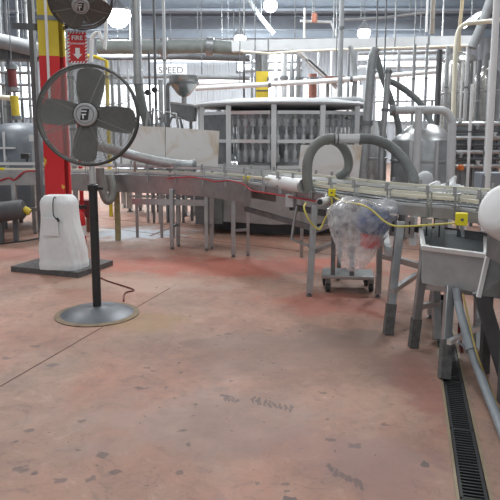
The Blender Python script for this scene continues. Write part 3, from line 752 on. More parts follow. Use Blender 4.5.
# ------------------------------------------------------------------ motor wrapped in a clear bag
mc = at(371, 220, 4.88)
mo = thing('gear_motor', 'blue electric motor seen through the clear plastic bag on the curved conveyor', 'motor', mc - V((0, 0, 0.2)))
am = V((0.9, 0.1, -0.35)).normalized()
mm = MB().lathe(mc - am * 0.10, [(0, 0), (0.07, 0.0), (0.105, 0.02), (0.105, 0.22), (0.08, 0.24), (0, 0.24)], 24, am)
ob('body', mm, 'blue', mo)
fn = MB()
for i in range(14):
    a = 2 * math.pi * i / 14; u = am.orthogonal().normalized(); w = am.cross(u); d = u * math.cos(a) + w * math.sin(a)
    fn.bar(mc - am * 0.06 + d * 0.11, mc + am * 0.1 + d * 0.11, 0.006, 0.02, up=d)
ob('cooling_fin', fn, 'blue', mo)
ob('gearbox', MB().box(mc + V((0.0, 0.0, -0.17)), (0.13, 0.12, 0.12), 0.3), 'red', mo, label='dull red gearbox', bevel=0.01)
ob('shaft', MB().cyl(mc + V((0.0, 0.03, -0.08)), mc + V((0.26, 0.16, -0.02)), 0.02, 10), 'steel_dk', mo)
bg = MB(); NA, NZ = 120, 64; bc = at(363.5, 235, 4.88); topz, botz = at(363, 200, 4.88).z, at(363, 271, 4.88).z
from mathutils import noise as mn
for i in range(NZ + 1):
    t = i / NZ; z = botz + (topz - botz) * t
    w = 0.27 * (0.24 + 0.76 * min(1, (t / 0.80)) ** 0.78)
    if t > 0.88: w *= 1 - 0.35 * ((t - 0.88) / 0.12) ** 2
    if t < 0.06: w *= 0.4 + 0.6 * t / 0.06
    sh = -0.085 * (1 - t) + 0.005
    for j in range(NA):
        a = 2 * math.pi * j / NA
        p = V((w * math.cos(a), 0.62 * w * math.sin(a), z - bc.z))
        q_ = V((math.cos(a) * 2.2, math.sin(a) * 2.2, t * 1.6)); nn = mn.noise(p * 6 + V((3, 1, 2))) * 0.09 + (0.5 - abs(mn.noise(q_ * 1.7))) * 0.12 + (0.4 - abs(mn.noise(q_ * 3.6 + V((5, 0, 1))))) * 0.10 + (0.3 - abs(mn.noise(p * 16))) * 0.05
        p = V((p.x * (1 + nn), p.y * (1 + nn), p.z + 0.025 * math.sin(3 * a + 1) * max(0, t - 0.7) * 3))
        bg.v.append(V((bc.x + sh, bc.y, bc.z)) + p)
for i in range(NZ):
    for j in range(NA): bg.f.append([i * NA + j, i * NA + (j + 1) % NA, (i + 1) * NA + (j + 1) % NA, (i + 1) * NA + j])
bg.f.append(list(range(NZ * NA, (NZ + 1) * NA))); bg.f.append(list(reversed(range(NA))))
single('plastic_bag', bg, 'bag', 'crumpled clear plastic bag wrapped over the motor below the curved conveyor', 'bag')

# cart under the bag
cx = V((0.97, 5.83, 0))
ct = thing('dolly', 'low grey dolly on casters under the curved conveyor below the bag', 'dolly', cx)
ob('deck', MB().box(cx + V((0, 0, 0.15)), (0.50, 0.34, 0.035), rad(-8)), 'steel', ct, bevel=0.005)
for dx, dy in ((-0.21, -0.12), (0.21, -0.12), (-0.21, 0.12), (0.21, 0.12)):
    p = cx + V((dx, dy, 0))
    c_ = ob('caster', MB().box(p + V((0, 0, 0.115)), (0.045, 0.05, 0.04)).box(p + V((-0.022, 0, 0.07)), (0.006, 0.04, 0.08)).box(p + V((0.022, 0, 0.07)), (0.006, 0.04, 0.08)), 'steel_dk', ct)
    ob('wheel', MB().cyl(p + V((-0.016, 0, 0.042)), p + V((0.016, 0, 0.042)), 0.042, 18), 'black', c_)
for dx, dy, h in ((-0.16, -0.1, 0.52), (0.02, -0.13, 0.30)):
    ob('post', MB().bar(cx + V((dx, dy, 0.16)), cx + V((dx, dy, 0.16 + h)), 0.04, 0.04), 'steel_dk', ct)

# ------------------------------------------------------------------ sensors, cables, hoses on the line
def sensor(px, py, Y, s, label):
    q = at(px, py, Y); t = thing('sensor_box', label, 'sensor', q - V((0, 0, s * 0.6)), 'yellow sensor boxes on the conveyors')
    ob('housing', MB().box(q, (s, s * 0.7, s * 1.05), rad(-20)), 'yellow', t, bevel=0.006)
    ob('lens', MB().cyl(q + V((0, -s * 0.3, 0)), q + V((-0.01, -s * 0.46, 0)), s * 0.11, 10), 'grey_dk', t)
    ob('stem', MB().bar(q - V((0, 0, s * 0.4)), q + V((0.04, 0.06, -s * 1.6)), 0.02, 0.02), 'steel', t)
sensor(246.5, 179, 6.98, 0.065, 'small yellow sensor box on the rail in front of the round filler')
sensor(332, 192.5, 5.45, 0.062, 'yellow sensor box at the top of the loop of yellow cable by the grey hose')
sensor(461.5, 219, 4.25, 0.085, 'largest yellow sensor box, behind the sink rim')
sensor(2.5, 170.5, 8.79, 0.075, 'yellow sensor box at the left picture edge on the far conveyor')
c1 = [at(331, 197, 5.42), at(331.5, 206, 5.42), at(325, 219, 5.42), at(320, 229, 5.42), at(314, 226, 5.42), at(308, 218, 5.42), at(304, 208, 5.45), at(306, 203, 5.5)]
single('yellow_cable', MB().tube(smooth_path(c1, 8), 0.0085, 8), 'cable', 'yellow cable hanging in a loop by the leg left of the plastic bag', 'cable')
c2 = [at(334, 197, 5.4), at(342, 201, 5.1), at(362, 205, 4.66), at(374, 212, 4.60), at(384, 221, 4.55), at(395, 226, 4.5), at(412, 226, 4.45), at(435, 224.5, 4.4), at(458, 223, 4.25)]
single('yellow_cable', MB().tube(smooth_path(c2, 8), 0.008, 8), 'cable', 'long yellow cable draped across the plastic bag to the sink', 'cable')
pB = offset(smooth_path([V((x, y, 0)) for x, y in CB], 7), 0.215, 0.955)
pB = [p + V((0, 0, 0.02 * math.sin(i * 0.7))) for i, p in enumerate(pB) if p.x > -1.1]
c3 = pB[::3] + [p + V((0, 0, 0.0)) for p in offset(smooth_path([V((x, y, 0)) for x, y in Cc], 7), 0.26, 0.90)[2:18:3]]
single('red_hose', MB().tube(smooth_path(c3, 8), 0.008, 8), 'redhose', 'thin red hose along the front of the conveyor before the round filler', 'hose')
c4 = [at(-3, 182, 8.71), at(8, 178, 8.71), at(14, 180, 8.71), at(24, 172, 8.71), at(36, 171, 8.71)]
single('red_hose', MB().tube(smooth_path(c4, 6), 0.012, 8), 'redhose', 'red hose along the conveyor at the far left, left of the column', 'hose')
# camera-like white sensor tube
wt = MB().cyl(at(320, 202, 5.35), at(328, 200, 5.5), 0.035, 14)
t = thing('tube_sensor', 'short white tube sensor with a dark lens below the yellow box', 'sensor', at(322, 206, 5.4))
ob('housing', wt, 'white', t); ob('lens', MB().cyl(at(319.6, 202.2, 5.33), at(320.2, 202, 5.36), 0.026, 14), 'black', t)
ob('bracket', MB().bar(at(326, 202, 5.48), at(326, 192, 5.6), 0.02, 0.02), 'steel', t)
# white roller cover
wr = thing('roller_cover', 'smooth white cylinder cover lying along the conveyor left of the upright grey hose', 'cover', at(287, 190, 6.1))
a, b = at(268, 181, 6.7), at(304, 186, 5.75)
ob('shell', MB().cyl(a, b, 0.07, 24), 'white', wr)
ob('end_ring', MB().cyl(b, b + (b - a).normalized() * 0.02, 0.074, 24), 'steel', wr)
ob('saddle', MB().bar(a.lerp(b, 0.5) - V((0, 0, 0.05)), a.lerp(b, 0.5) - V((0, 0, 0.13)), 0.12, 0.05), 'steel', wr)

# big flexible hoses
def corr_hose(ctrl, r, m, name, label, cat='hose', rib=True, n=14):
    path = smooth_path(ctrl, n); L_ = len(path)
    rs = [r * (1 + (0.045 if i % 2 else -0.03)) if rib else r for i in range(L_)]
    return single(name, MB().tube(path, rs, 16), m, label, cat)
Yh = 5.7
corr_hose([at(309, 190, Yh), at(307, 175, Yh), at(308.5, 158, Yh), at(315, 146, Yh), at(325, 139.5, Yh), at(335, 138.5, Yh)], 0.048, 'hose', 'flexible_duct', 'grey corrugated hose rising from the conveyor and bending right to the steel tube')
corr_hose([at(333, 140, Yh + 0.15), at(342, 146, Yh + 0.15), at(348, 158, Yh + 0.18), at(347, 170, Yh + 0.2), at(338, 177, Yh + 0.25)], 0.044, 'hose', 'flexible_duct', 'grey corrugated hose dropping from the steel tube in front of the white panel')
corr_hose([at(359, 138.5, Yh), at(375, 140, Yh), at(391, 147, Yh), at(404, 160, Yh - 0.1), at(412, 174, Yh - 0.2), at(416, 186, Yh - 0.3)], 0.048, 'hose_dk', 'flexible_duct', 'dark grey hose arching right from the steel tube down to the curved conveyor', n=12)
stt = thing('steel_tube', 'shiny short steel tube joining the grey hoses above the conveyor', 'tube', at(347, 142, Yh))
ob('tube', MB().cyl(at(332, 138.5, Yh), at(361, 138.5, Yh), 0.044, 20), 'steel_lt', stt)
for x in (333.5, 337): ob('hose_clamp', MB().cyl(at(x, 138.5, Yh), at(x + 1.3, 138.5, Yh), 0.054, 20), 'grey_dk', stt)
# grey duct along the conveyor behind the fan
gdp = [at(98, 146, 8.15), at(118, 151, 8.1), at(138, 157, 8.1), at(158, 161.5, 8.05), at(178, 164.5, 8.0), at(194, 165.5, 8.0)]
gdt = thing('grey_duct', 'smooth grey duct curving along the conveyor behind the fan to a flange', 'duct', at(150, 166, 8.05))
ob('tube', MB().tube(smooth_path(gdp, 8), 0.068, 20), 'galv', gdt)
ob('flange', MB().cyl(at(193, 165.5, 8.0), at(196, 165.5, 8.0), 0.085, 20), 'steel_dk', gdt)
ob('bracket', MB().bar(at(170, 165, 8.05), at(170, 178, 8.1), 0.03, 0.03).bar(at(135, 158, 8.12), at(135, 172, 8.2), 0.03, 0.03), 'steel', gdt)

# grey chute hanging behind the fan pole
ch = [at(100, 168, 8.0), at(101, 182, 8.0), at(104, 195, 8.0), at(108, 201, 8.0), at(112, 196, 8.05), at(112, 185, 8.1), at(110, 176, 8.15)]
single('hose_loop', MB().tube(smooth_path(ch, 8), 0.055, 14), 'hose', 'fat grey hose loop hanging below the conveyor right of the fan pole', 'hose')

# ------------------------------------------------------------------ rotary filler
fcn = V((0.54, 10.2, 0)); RF = 1.40
fil = thing('rotary_filler', 'large round stainless filling machine with glass doors and a disc canopy', 'machine', fcn)
angs = [rad(-90 - 38 + 30 * k) for k in range(12)]
def pv(k, r, z): a = angs[k % 12]; return fcn + V((r * math.cos(a), r * math.sin(a), z))
ob('plinth', MB().lathe(fcn, [(1.2, 0.0), (1.2, 0.24)], 24), 'grey_dk', fil)
ob('base_skirt', MB().prism([pv(k, RF + 0.12, 0.2) for k in range(12)], (0, 0, 0.72)), 'steel', fil)
ob('deck', MB().prism([pv(k, RF + 0.05, 0.92) for k in range(12)], (0, 0, 0.08)), 'steel_lt', fil)
for k in range(12):
    ob('post', MB().bar(pv(k, RF, 0.99), pv(k, RF, 1.96), 0.075, 0.055), 'steel_lt', fil)
    a, b = pv(k, RF, 0), pv(k + 1, RF, 0)
    d = (b - a).normalized() * 0.05
    for z in (1.03, 1.41, 1.83): ob('door_rail', MB().bar(a + d + V((0, 0, z)), b - d + V((0, 0, z)), 0.04, 0.05), 'steel_lt', fil)
    pn = ob('door_pane', MB().bar(a + d + V((0, 0, 1.43)), b - d + V((0, 0, 1.43)), 0.008, 0.78), 'steel_dk' if k in (11, 4) else 'pane', fil)
    nrm = (a + b) / 2 - fcn; nrm.normalize()
    if k in (0, 1, 2, 11): ob('handle', MB().bar(a + d * 1.6 + nrm * 0.04 + V((0, 0, 1.22)), a + d * 1.6 + nrm * 0.04 + V((0, 0, 1.36)), 0.02, 0.02), 'black', pn)
ob('side_cabinet', MB().box((-0.62, 9.25, 0.52), (0.42, 0.5, 0.72)), 'steel_dk', fil, bevel=0.01)
ob('canopy', MB().lathe(fcn + V((0, 0, 1.9)), [(0.0, 0.0), (0.9, 0.0), (1.0, 0.03), (1.40, 0.035), (1.47, 0.05), (1.48, 0.075), (1.46, 0.095), (1.0, 0.16), (0.4, 0.2), (0, 0.2)], 64), 'grey_lt', fil)
ob('core', MB().lathe(fcn, [(0.75, 1.0), (0.75, 1.89)], 32), 'grey_dk', fil)
ob('product_bowl', MB().lathe(fcn, [(0.7, 1.70), (1.05, 1.71), (1.08, 1.74), (1.08, 1.80), (1.05, 1.84), (0.7, 1.86)], 48), 'steel', fil)
NV = 60; protov = None
for k in range(NV):
    if protov is None:
        v = MB().lathe((0, 0, 0), [(0, 1.62), (0.04, 1.63), (0.045, 1.74), (0.02, 1.76), (0.02, 1.84)], 10)
        v.lathe((0, 0, 0), [(0.028, 1.10), (0.034, 1.12), (0.034, 1.26), (0.02, 1.28), (0.018, 1.36), (0.034, 1.37), (0.034, 1.50), (0.018, 1.52), (0.018, 1.63)], 10)
        protov = ob('filling_valve', v, 'steel_lt', fil, local=True); vo_ = protov
    else:
        vo_ = protov.copy(); C.objects.link(vo_); vo_.parent = fil
    a = 2 * math.pi * k / NV; vo_.location = (1.22 * math.cos(a), 1.22 * math.sin(a), 0)
# splash guards
def guard(label, poly, Y, legs, dY=0.0, m='guard'):
    pts = [at(x, y, Y + dY * i_) for i_, (x, y) in enumerate(poly)]
    c = sum(pts, V()) / len(pts); t = thing('splash_guard', label, 'splash guard', (c.x, c.y, 0))
    ob('sheet', MB().prism(pts, V((0, 0.015, 0))), m, t)
    for x in legs:
        p = at(x, 160, Y); ob('post', MB().bar(V((p.x, Y + 0.04, 0)), V((p.x, Y + 0.04, c.z)), 0.04, 0.04), 'steel', t)
guard('left white splash sheet with tan stains behind the fan cage', [(122, 164), (134, 126), (164.6, 127), (164.6, 168)], 8.72, (135, 160))
guard('right white splash sheet with a brown stain swirl beside the round filler', [(165.6, 168), (165.6, 127), (219.5, 131), (217.5, 171)], 8.7, (172, 212))
guard('white splash sheet standing behind the looped grey hose', [(297, 182), (301, 145), (362, 145), (358, 184)], 7.3, (303, 352), m='guard')

# ------------------------------------------------------------------ hopper and chute
hp = at(184, 90, 10.6)
h = thing('hopper', 'round stainless hopper bowl with a cone bottom above the splash sheets', 'hopper', (hp.x, 10.6, 0))
zt, zc, zb, zo = at(184, 76, 10.6).z, at(184, 84, 10.6).z, at(184, 97, 10.6).z, at(184, 104, 10.6).z
ob('bowl', MB().lathe((hp.x, 10.6, 0), [(0.045, zo), (0.045, zb), (0.1, zb + 0.03), (0.25, zc), (0.255, zc + 0.01), (0.255, zt), (0.24, zt), (0.235, zc + 0.02), (0.0, zb + 0.06)], 36), 'polished', h)
ob('band', MB().lathe((hp.x, 10.6, zc), [(0.256, -0.01), (0.264, 0), (0.264, 0.03), (0.256, 0.035)], 36), 'steel_dk', h)
ob('support_post', MB().bar((hp.x - 0.3, 10.75, 0), (hp.x - 0.3, 10.75, zc), 0.06, 0.06).bar((hp.x - 0.3, 10.75, zc), (hp.x - 0.2, 10.65, zc), 0.04, 0.04), 'steel_dk', h)
chp = [at(170, 102.5, 10.3), at(197, 106, 10.3), at(195, 121, 10.3), at(190, 122, 10.3), at(171, 115, 10.3)]
t = thing('feed_chute', 'grey sloped feed chute directly under the hopper', 'chute', (chp[0].lerp(chp[2], 0.5).x, 10.4, 0))
ob('trough', MB().prism(chp, V((0, 0.3, 0))), 'steel_dk', t, bevel=0.01)
ob('lip', MB().bar(chp[0], chp[1], 0.02, 0.03), 'steel', t)
ob('support_post', MB().bar((chp[3].x, 10.45, 0), (chp[3].x, 10.45, chp[3].z), 0.05, 0.05), 'steel_dk', t)

# ------------------------------------------------------------------ generic pipes
def pipe(name, label, pts, r, m, cat='pipe', sm=0, n=12, collars=(), group=None, hang=(), feet=()):
    P = [at(*p) if not isinstance(p, V) else p for p in pts]
    path = smooth_path(P, sm) if sm else P
    if not collars and not hang and not feet:
        return single(name, MB().tube(path, r, n), m, label, cat, group)
    lo = min(P, key=lambda p: p.z)
    t = thing(name, label, cat, lo.copy(), group)
    ob('tube', MB().tube(path, r, n), m, t)
    for c in collars:
        i = int(c * (len(path) - 1)); i = min(i, len(path) - 2); f = c * (len(path) - 1) - i
        q = path[i].lerp(path[i + 1], f); d = (path[i + 1] - path[i]).normalized()
        ob('collar', MB().cyl(q - d * r * 0.5, q + d * r * 0.5, r * 1.35, n + 4), 'steel_dk' if m != 'steel_dk' else 'steel', t)
    for c in hang:
        i = int(c * (len(path) - 1)); i = min(i, len(path) - 2); f = c * (len(path) - 1) - i
        q = path[i].lerp(path[i + 1], f)
        ob('hanger_rod', MB().cyl(q, V((q.x, q.y, HZ)), 0.012, 6), 'steel_dk', t)
    for c in feet:
        i = int(c * (len(path) - 1)); i = min(i, len(path) - 2); f = c * (len(path) - 1) - i
        q = path[i].lerp(path[i + 1], f)
        ob('stanchion', MB().bar(V((q.x, q.y, 0)), q, 0.05, 0.05), 'steel_dk', t)
    return t
def vert(px, py, Y, z0=0.0, z1=HZ):
    q = at(px, py, Y); return [V((q.x, Y, z0)), V((q.x, Y, z1))]
def zat(py, Y, px=250): return at(px, py, Y).z

# large silver riser, left of centre
q = at(137, 40, 10.8)
t = thing('silver_riser', 'wide silver riser pipe coming down from the ceiling right of the fan', 'pipe', (q.x, 10.8, zat(125, 10.8)))
ob('tube', MB().cyl(V((q.x, 10.8, zat(80, 10.8))), V((q.x, 10.8, HZ)), 0.075, 20), 'steel', t)
ob('collar', MB().cyl(V((q.x, 10.8, zat(84, 10.8))), V((q.x, 10.8, zat(77, 10.8))), 0.092, 20), 'steel', t)
ob('lower_hose', MB().tube([V((q.x, 10.8, zat(83, 10.8))), at(142, 105, 10.8), at(148, 128, 10.8), at(149, 178, 10.8)], 0.08, 20), 'hose_dk', t, label='duller grey lower hose leaning right')
pipe('thin_riser', 'thin dark riser pipe with a round gauge, left of the hopper', vert(149, 60, 11.5, 0.0, zat(50, 11.5)), 0.022, 'grey_dk', collars=(0.5,))
pipe('thin_riser', 'dark riser pipe passing the second round gauge, reaching the ceiling', vert(155, 60, 11.6), 0.026, 'grey_dk', collars=(0.3,))
pipe('thin_riser', 'pale thin riser pipe from ceiling to machine just left of the hopper', vert(164.5, 60, 10.9), 0.026, 'grey_lt', collars=(0.4,))
pipe('thin_riser', 'steel riser pipe behind the pale thin riser and chute', vert(161, 100, 12.5, 0, zat(80, 12.5)), 0.05, 'steel', collars=(0.7,))
for (px, py, lab) in ((147.5, 92.5, 'left'), (154.5, 90, 'right')):
    q = at(px, py, 11.4); t = thing('pressure_gauge', 'dark round gauge on the riser pipes, the %s one of the two' % lab, 'gauge', q - V((0, 0, 0.05)), 'round gauges on the dark risers')
    ob('case', MB().cyl(q + V((0, 0.03, 0)), q - V((0, 0.02, 0)), 0.055, 20), 'grey_dk', t)
    ob('dial', MB().cyl(q - V((0, 0.02, 0)), q - V((0, 0.023, 0)), 0.045, 20), 'black', t)
    ob('stub', MB().cyl(q + V((0, 0.03, 0)), q + V((0.02, 0.26, 0)), 0.018, 8), 'grey_dk', t)
# tangle of small pipes under the hopper
tang = [((146, 128), (148, 112), (156, 110), (158, 126)), ((152, 126), (153, 108), (162, 113), (166, 126)), ((160, 124), (166, 112), (176, 114), (178, 126)), ((168, 126), (172, 117), (180, 118), (182, 127))]
for i, tt in enumerate(tang):
    pipe('bent_pipe', ['bent small pipe behind the splash sheets under the left gauge', 'second bent small pipe from the left behind the splash sheets', 'third bent small pipe from the left behind the splash sheets', 'bent small pipe behind the splash sheets under the feed chute'][i],
         [V((at(*tt[0], 10.2).x, 10.2, 0.0))] + [(x, y, 10.2) for x, y in tt] + [V((at(*tt[3], 10.2).x, 10.2, 0.0))], 0.022, 'steel_dk' if i % 2 else 'steel', group='bent pipes behind the splash sheets')

# long white horizontal pipe and box beam
pipe('white_pipe', 'long white horizontal pipe crossing above the round filler', [(196, 88.5, 13.5), (320, 81.5, 13.2), (352, 79, 13.1), (440, 71, 13.0)], 0.055, 'white', collars=(0.2, 0.66), hang=(0.12, 0.5, 0.9))
bmz = zat(44, 14.0)
bt = thing('box_duct', 'long pale grey horizontal box duct spanning above the filler on the right', 'duct', (2.7, 14.0, bmz - 0.14))
xa, xb = at(232, 44, 14).x, at(474, 44, 14).x
ob('duct', MB().bar((xa, 14.2, bmz - 0.03), (xb, 13.8, bmz + 0.02), 0.26, 0.24), 'grey_lt', bt)
for f in (0.15, 0.45, 0.8): ob('joint_band', MB().box((xa + (xb - xa) * f, 14.2 - 0.4 * f, bmz - 0.03 + 0.05 * f), (0.03, 0.29, 0.26)), 'steel_dk', bt)
for f in (0.05, 0.42, 0.86): ob('hanger_rod', MB().cyl((xa + (xb - xa) * f, 14.2 - 0.4 * f, bmz), (xa + (xb - xa) * f, 14.2 - 0.4 * f, HZ), 0.016, 6), 'steel', bt)
pipe('cream_line', 'thin cream pipe running just below the pale box duct', [(240, 51, 13.7), (270, 53.5, 13.7), (300, 51, 13.6), (360, 49, 13.6), (430, 47, 13.5), (474, 45, 13.4)], 0.025, 'cream', hang=(0.1, 0.7))
pipe('yellow_line', 'yellow gas pipe just below the pale box duct', [(283, 50, 14.6), (342, 48.5, 14.6)], 0.035, 'yellowpaint', hang=(0.2, 0.9))
# greenish horizontal duct at upper left
pipe('round_duct', 'long greenish grey round duct crossing the upper left ceiling space', [(98, 47, 16), (165, 47, 16), (206, 46, 16), (246, 49, 16)], 0.18, mat('green_grey_duct', (112, 120, 118), 0.6), collars=(0.33, 0.7), hang=(0.1, 0.6, 0.9), n=20)
pipe('round_duct', 'dark horizontal duct below the greenish grey duct', [(98, 56.5, 17), (180, 56, 17), (250, 58, 17)], 0.10, 'grey_dk', hang=(0.2, 0.8))
pipe('round_duct', 'slim grey pipe crossing behind the hopper bowl', [(100, 77, 15), (170, 76, 15), (250, 78, 15)], 0.055, 'grey', hang=(0.3, 0.7))
pipe('round_duct', 'slim white pipe crossing behind the hopper at canopy height', [(196, 83, 20), (250, 81, 20), (300, 79, 20)], 0.09, 'grey_lt', hang=(0.3, 0.7))
# left background ducts
pipe('left_duct', 'fat grey slanting duct left of the yellow column', [(-12, 38, 12.5), (14, 44, 12.5), (38, 50, 12.5)], 0.15, 'grey', hang=(0.3, 0.7), n=20)
bbz = zat(55, 12.8)
t = thing('box_duct', 'dark grey box duct left of the yellow column below the slanting duct', 'duct', (-5, 12.8, bbz - 0.13))
ob('duct', MB().box((at(12, 55, 12.8).x, 12.8, bbz), (1.5, 0.4, 0.22)), 'grey_dk', t); ob('hanger_rod', MB().cyl((-5.2, 12.8, bbz), (-5.2, 12.8, HZ), 0.02, 6), 'steel_dk', t)
pipe('maroon_pipe', 'dark maroon vertical pipe at the far left above the yellow pipe', [(11.5, 66, 12), (13.5, 92, 12)], 0.085, 'maroon', collars=(0.05, 0.9), hang=(0.02,))
yy = at(15.5, 108, 11.5)
pipe('yellow_pipe', 'short fat yellow vertical pipe at the far left behind the conveyor', [V((at(14, 96, 11.5).x, 11.5, zat(96, 11.5))), V((at(16.5, 119, 11.5).x, 11.5, zat(119, 11.5)))], 0.075, 'yellowpaint', collars=(0.95,), feet=(0.9,))
for i, (px, Y, r, m, lab) in enumerate(((3, 13.5, 0.04, 'grey', 'thin grey riser nearest the left picture edge'), (9, 12.6, 0.035, 'grey_dk', 'dark thin riser left of the maroon pipe'), (20.5, 14, 0.03, 'steel', 'steel thin riser right of the maroon pipe'), (29, 13, 0.03, 'steel', 'steel thin riser close left of the grey flange column'))):
    pipe('thin_riser', lab, vert(px, 80, Y), r, m, collars=(0.3, 0.6))
for i, (y, lab) in enumerate(((72, 'upper thin horizontal pipe left of the red column'), (84, 'middle thin horizontal pipe left of the red column'), (98, 'lower thin horizontal pipe left of the red column'))):
    pipe('cross_pipe', lab, [(-6, y, 13.2 + 0.25 * i), (34, y + 1, 13.2 + 0.25 * i)], 0.035, 'grey', feet=(0.3 + 0.2 * i,))
pipe('cream_line', 'cream horizontal pipe at the far left ending at the yellow pipe', [(-5, 97, 11.6), (14, 98.5, 11.6)], 0.05, 'cream', feet=(0.3,))
# left machine dome
dm = V((-3.75, 9.9, 0))
t = thing('kettle', 'dull blue grey round kettle behind the far left conveyor', 'kettle', dm)
ob('body', MB().lathe(dm, [(0.5, 0.3), (0.55, 0.35), (0.55, 1.35), (0.5, 1.5), (0.4, 1.6), (0.25, 1.68), (0, 1.70)], 40), mat('kettle_grey', (112, 120, 128), 0.45, 0.2), t)
for a in range(3): ob('leg', MB().cyl(dm + V((0.4 * math.cos(a * 2.1), 0.4 * math.sin(a * 2.1), 0)), dm + V((0.4 * math.cos(a * 2.1), 0.4 * math.sin(a * 2.1), 0.36)), 0.04, 10), 'steel_dk', t)
ob('agitator_bracket', MB().bar(dm + V((-0.05, -0.56, 1.05)), dm + V((-0.05, -0.56, 1.55)), 0.03, 0.03).bar(dm + V((-0.2, -0.57, 1.3)), dm + V((0.12, -0.57, 1.3)), 0.03, 0.03), 'steel_lt', t)
t = thing('valve_stand', 'small pale valve block on a thin post right of the blue grey kettle', 'valve', at(33, 165, 9.2))
vq = at(33, 138, 9.25)
ob('post', MB().bar(V((vq.x, 9.25, 0)), V((vq.x, 9.25, vq.z)), 0.04, 0.04), 'steel', t); ob('block', MB().box(vq, (0.1, 0.08, 0.1)), 'steel_lt', t)
ob('tag', MB().box(at(36.5, 152, 9.2), (0.05, 0.01, 0.1)), 'white', t)
t = thing('black_valve', 'small black valve sitting on the far left conveyor rail', 'valve', at(26, 161, 8.85))
ob('body', MB().box(at(25.5, 156, 8.85), (0.12, 0.08, 0.08)), 'black', t, bevel=0.01); ob('stem', MB().cyl(at(27, 156, 8.85), at(27, 162, 8.85), 0.015, 8), 'black', t)
# big dark roller under left conveyor
t = thing('roller_drum', 'large dark grey roller drum at the far left under the conveyor', 'roller', at(8, 226, 8.3))
ra_, rb_ = at(-14, 214, 8.35), at(24, 209, 8.35)
ob('drum', MB().lathe(ra_, [(0, 0), (0.11, 0.0), (0.14, 0.03), (0.14, (rb_ - ra_).length - 0.03), (0.11, (rb_ - ra_).length), (0, (rb_ - ra_).length)], 28, rb_ - ra_), 'grey_dk', t)
ob('stub_shaft', MB().cyl(rb_, rb_ + V((0.08, 0, -0.05)), 0.05, 12), 'yellowpaint', t, label='worn yellow shaft end')
ob('stand', MB().bar((ra_.x + 0.2, 8.35, 0), (ra_.x + 0.2, 8.35, ra_.z), 0.06, 0.06).bar((rb_.x - 0.15, 8.4, 0), (rb_.x - 0.15, 8.4, rb_.z), 0.06, 0.06), 'grey_dk', t)

# far stainless table behind the middle conveyor
tc = V((-1.7, 11.3, 0))
t = thing('steel_table', 'far stainless table with thin legs and a dark low shelf behind the middle conveyor', 'table', tc)
ob('top', MB().box(tc + V((0, 0.1, 0.85)), (1.7, 0.7, 0.05)), 'steel', t)
ob('shelf', MB().box((-1.35, 11.35, 0.52), (0.85, 0.5, 0.13)), 'grey_dk', t)
ob('stretcher', MB().bar((-2.3, 11.3, 0.34), (-1.0, 11.2, 0.34), 0.04, 0.05), 'steel', t)
for (px, py, w_) in ((130, 211.5, 0.10), (140.5, 210.5, 0.09), (185.5, 216, 0.08), (193.5, 215, 0.08), (125, 208, 0.06)):
    b = fl(px, py); lg = ob('leg', MB().bar(b + V((0, 0, 0.06)), b + V((0, 0, 0.84)), w_, w_), 'steel', t)
    ob('foot', MB().cyl(b, b + V((0, 0, 0.07)), 0.03, 10).cyl(b, b + V((0, 0, 0.015)), 0.06, 10), 'steel_dk', lg)

# yellow rail frame behind fan
ya = [V((at(75, 55, 11).x, 11, zat(55, 11))), at(96, 57, 11), at(106.5, 61, 11), V((at(107, 90, 11).x, 11, 0))]
pipe('yellow_guard_rail', 'yellow bent guard pipe seen through the upper right of the fan cage', ya, 0.035, 'yellowpaint', 'guard rail', collars=(0.7,), hang=(0.02,))
pipe('white_pipe', 'short white hooked pipe right of the fire sign', [(91, 62, 9.8), (91.5, 45, 9.8), (92.5, 36, 9.8), (99, 32, 9.8), (106, 30, 9.8), V((at(106, 30, 9.8).x, 9.8, HZ))], 0.03, 'white', sm=3)
# frame posts behind fan (pipework)
for i, (px, Y, r, m, lab) in enumerate(((112, 12, 0.03, 'grey', 'grey thin riser behind the upper right of the fan cage'), (119, 13, 0.03, 'steel', 'steel thin riser right of the fan cage top'), (71, 9.5, 0.04, 'steel', 'steel thin riser between the red column and the fan blade'), (128, 12, 0.025, 'grey_lt', 'pale thin riser left of the wide silver riser'))):
    pipe('thin_riser', lab, vert(px, 80, Y, 0, zat(60 if i != 3 else 70, Y)), r, m, collars=(0.6, 0.9))
pipe('red_standpipe', 'bright red standpipe between the red column and the fan pole', vert(81, 180, 9.0, 0.0, zat(120, 9.0)), 0.03, 'red')
t = thing('storage_box', 'dark maroon box on the floor behind the fan pole', 'box', V((-2.28, 9.45, 0)))
q = at(88, 208, 9.3); ob('box', MB().box(q, (0.22, 0.2, 0.26)), 'maroon', t); ob('stand', MB().bar((q.x, 9.3, 0), (q.x, 9.3, q.z), 0.06, 0.06), 'rust', t)

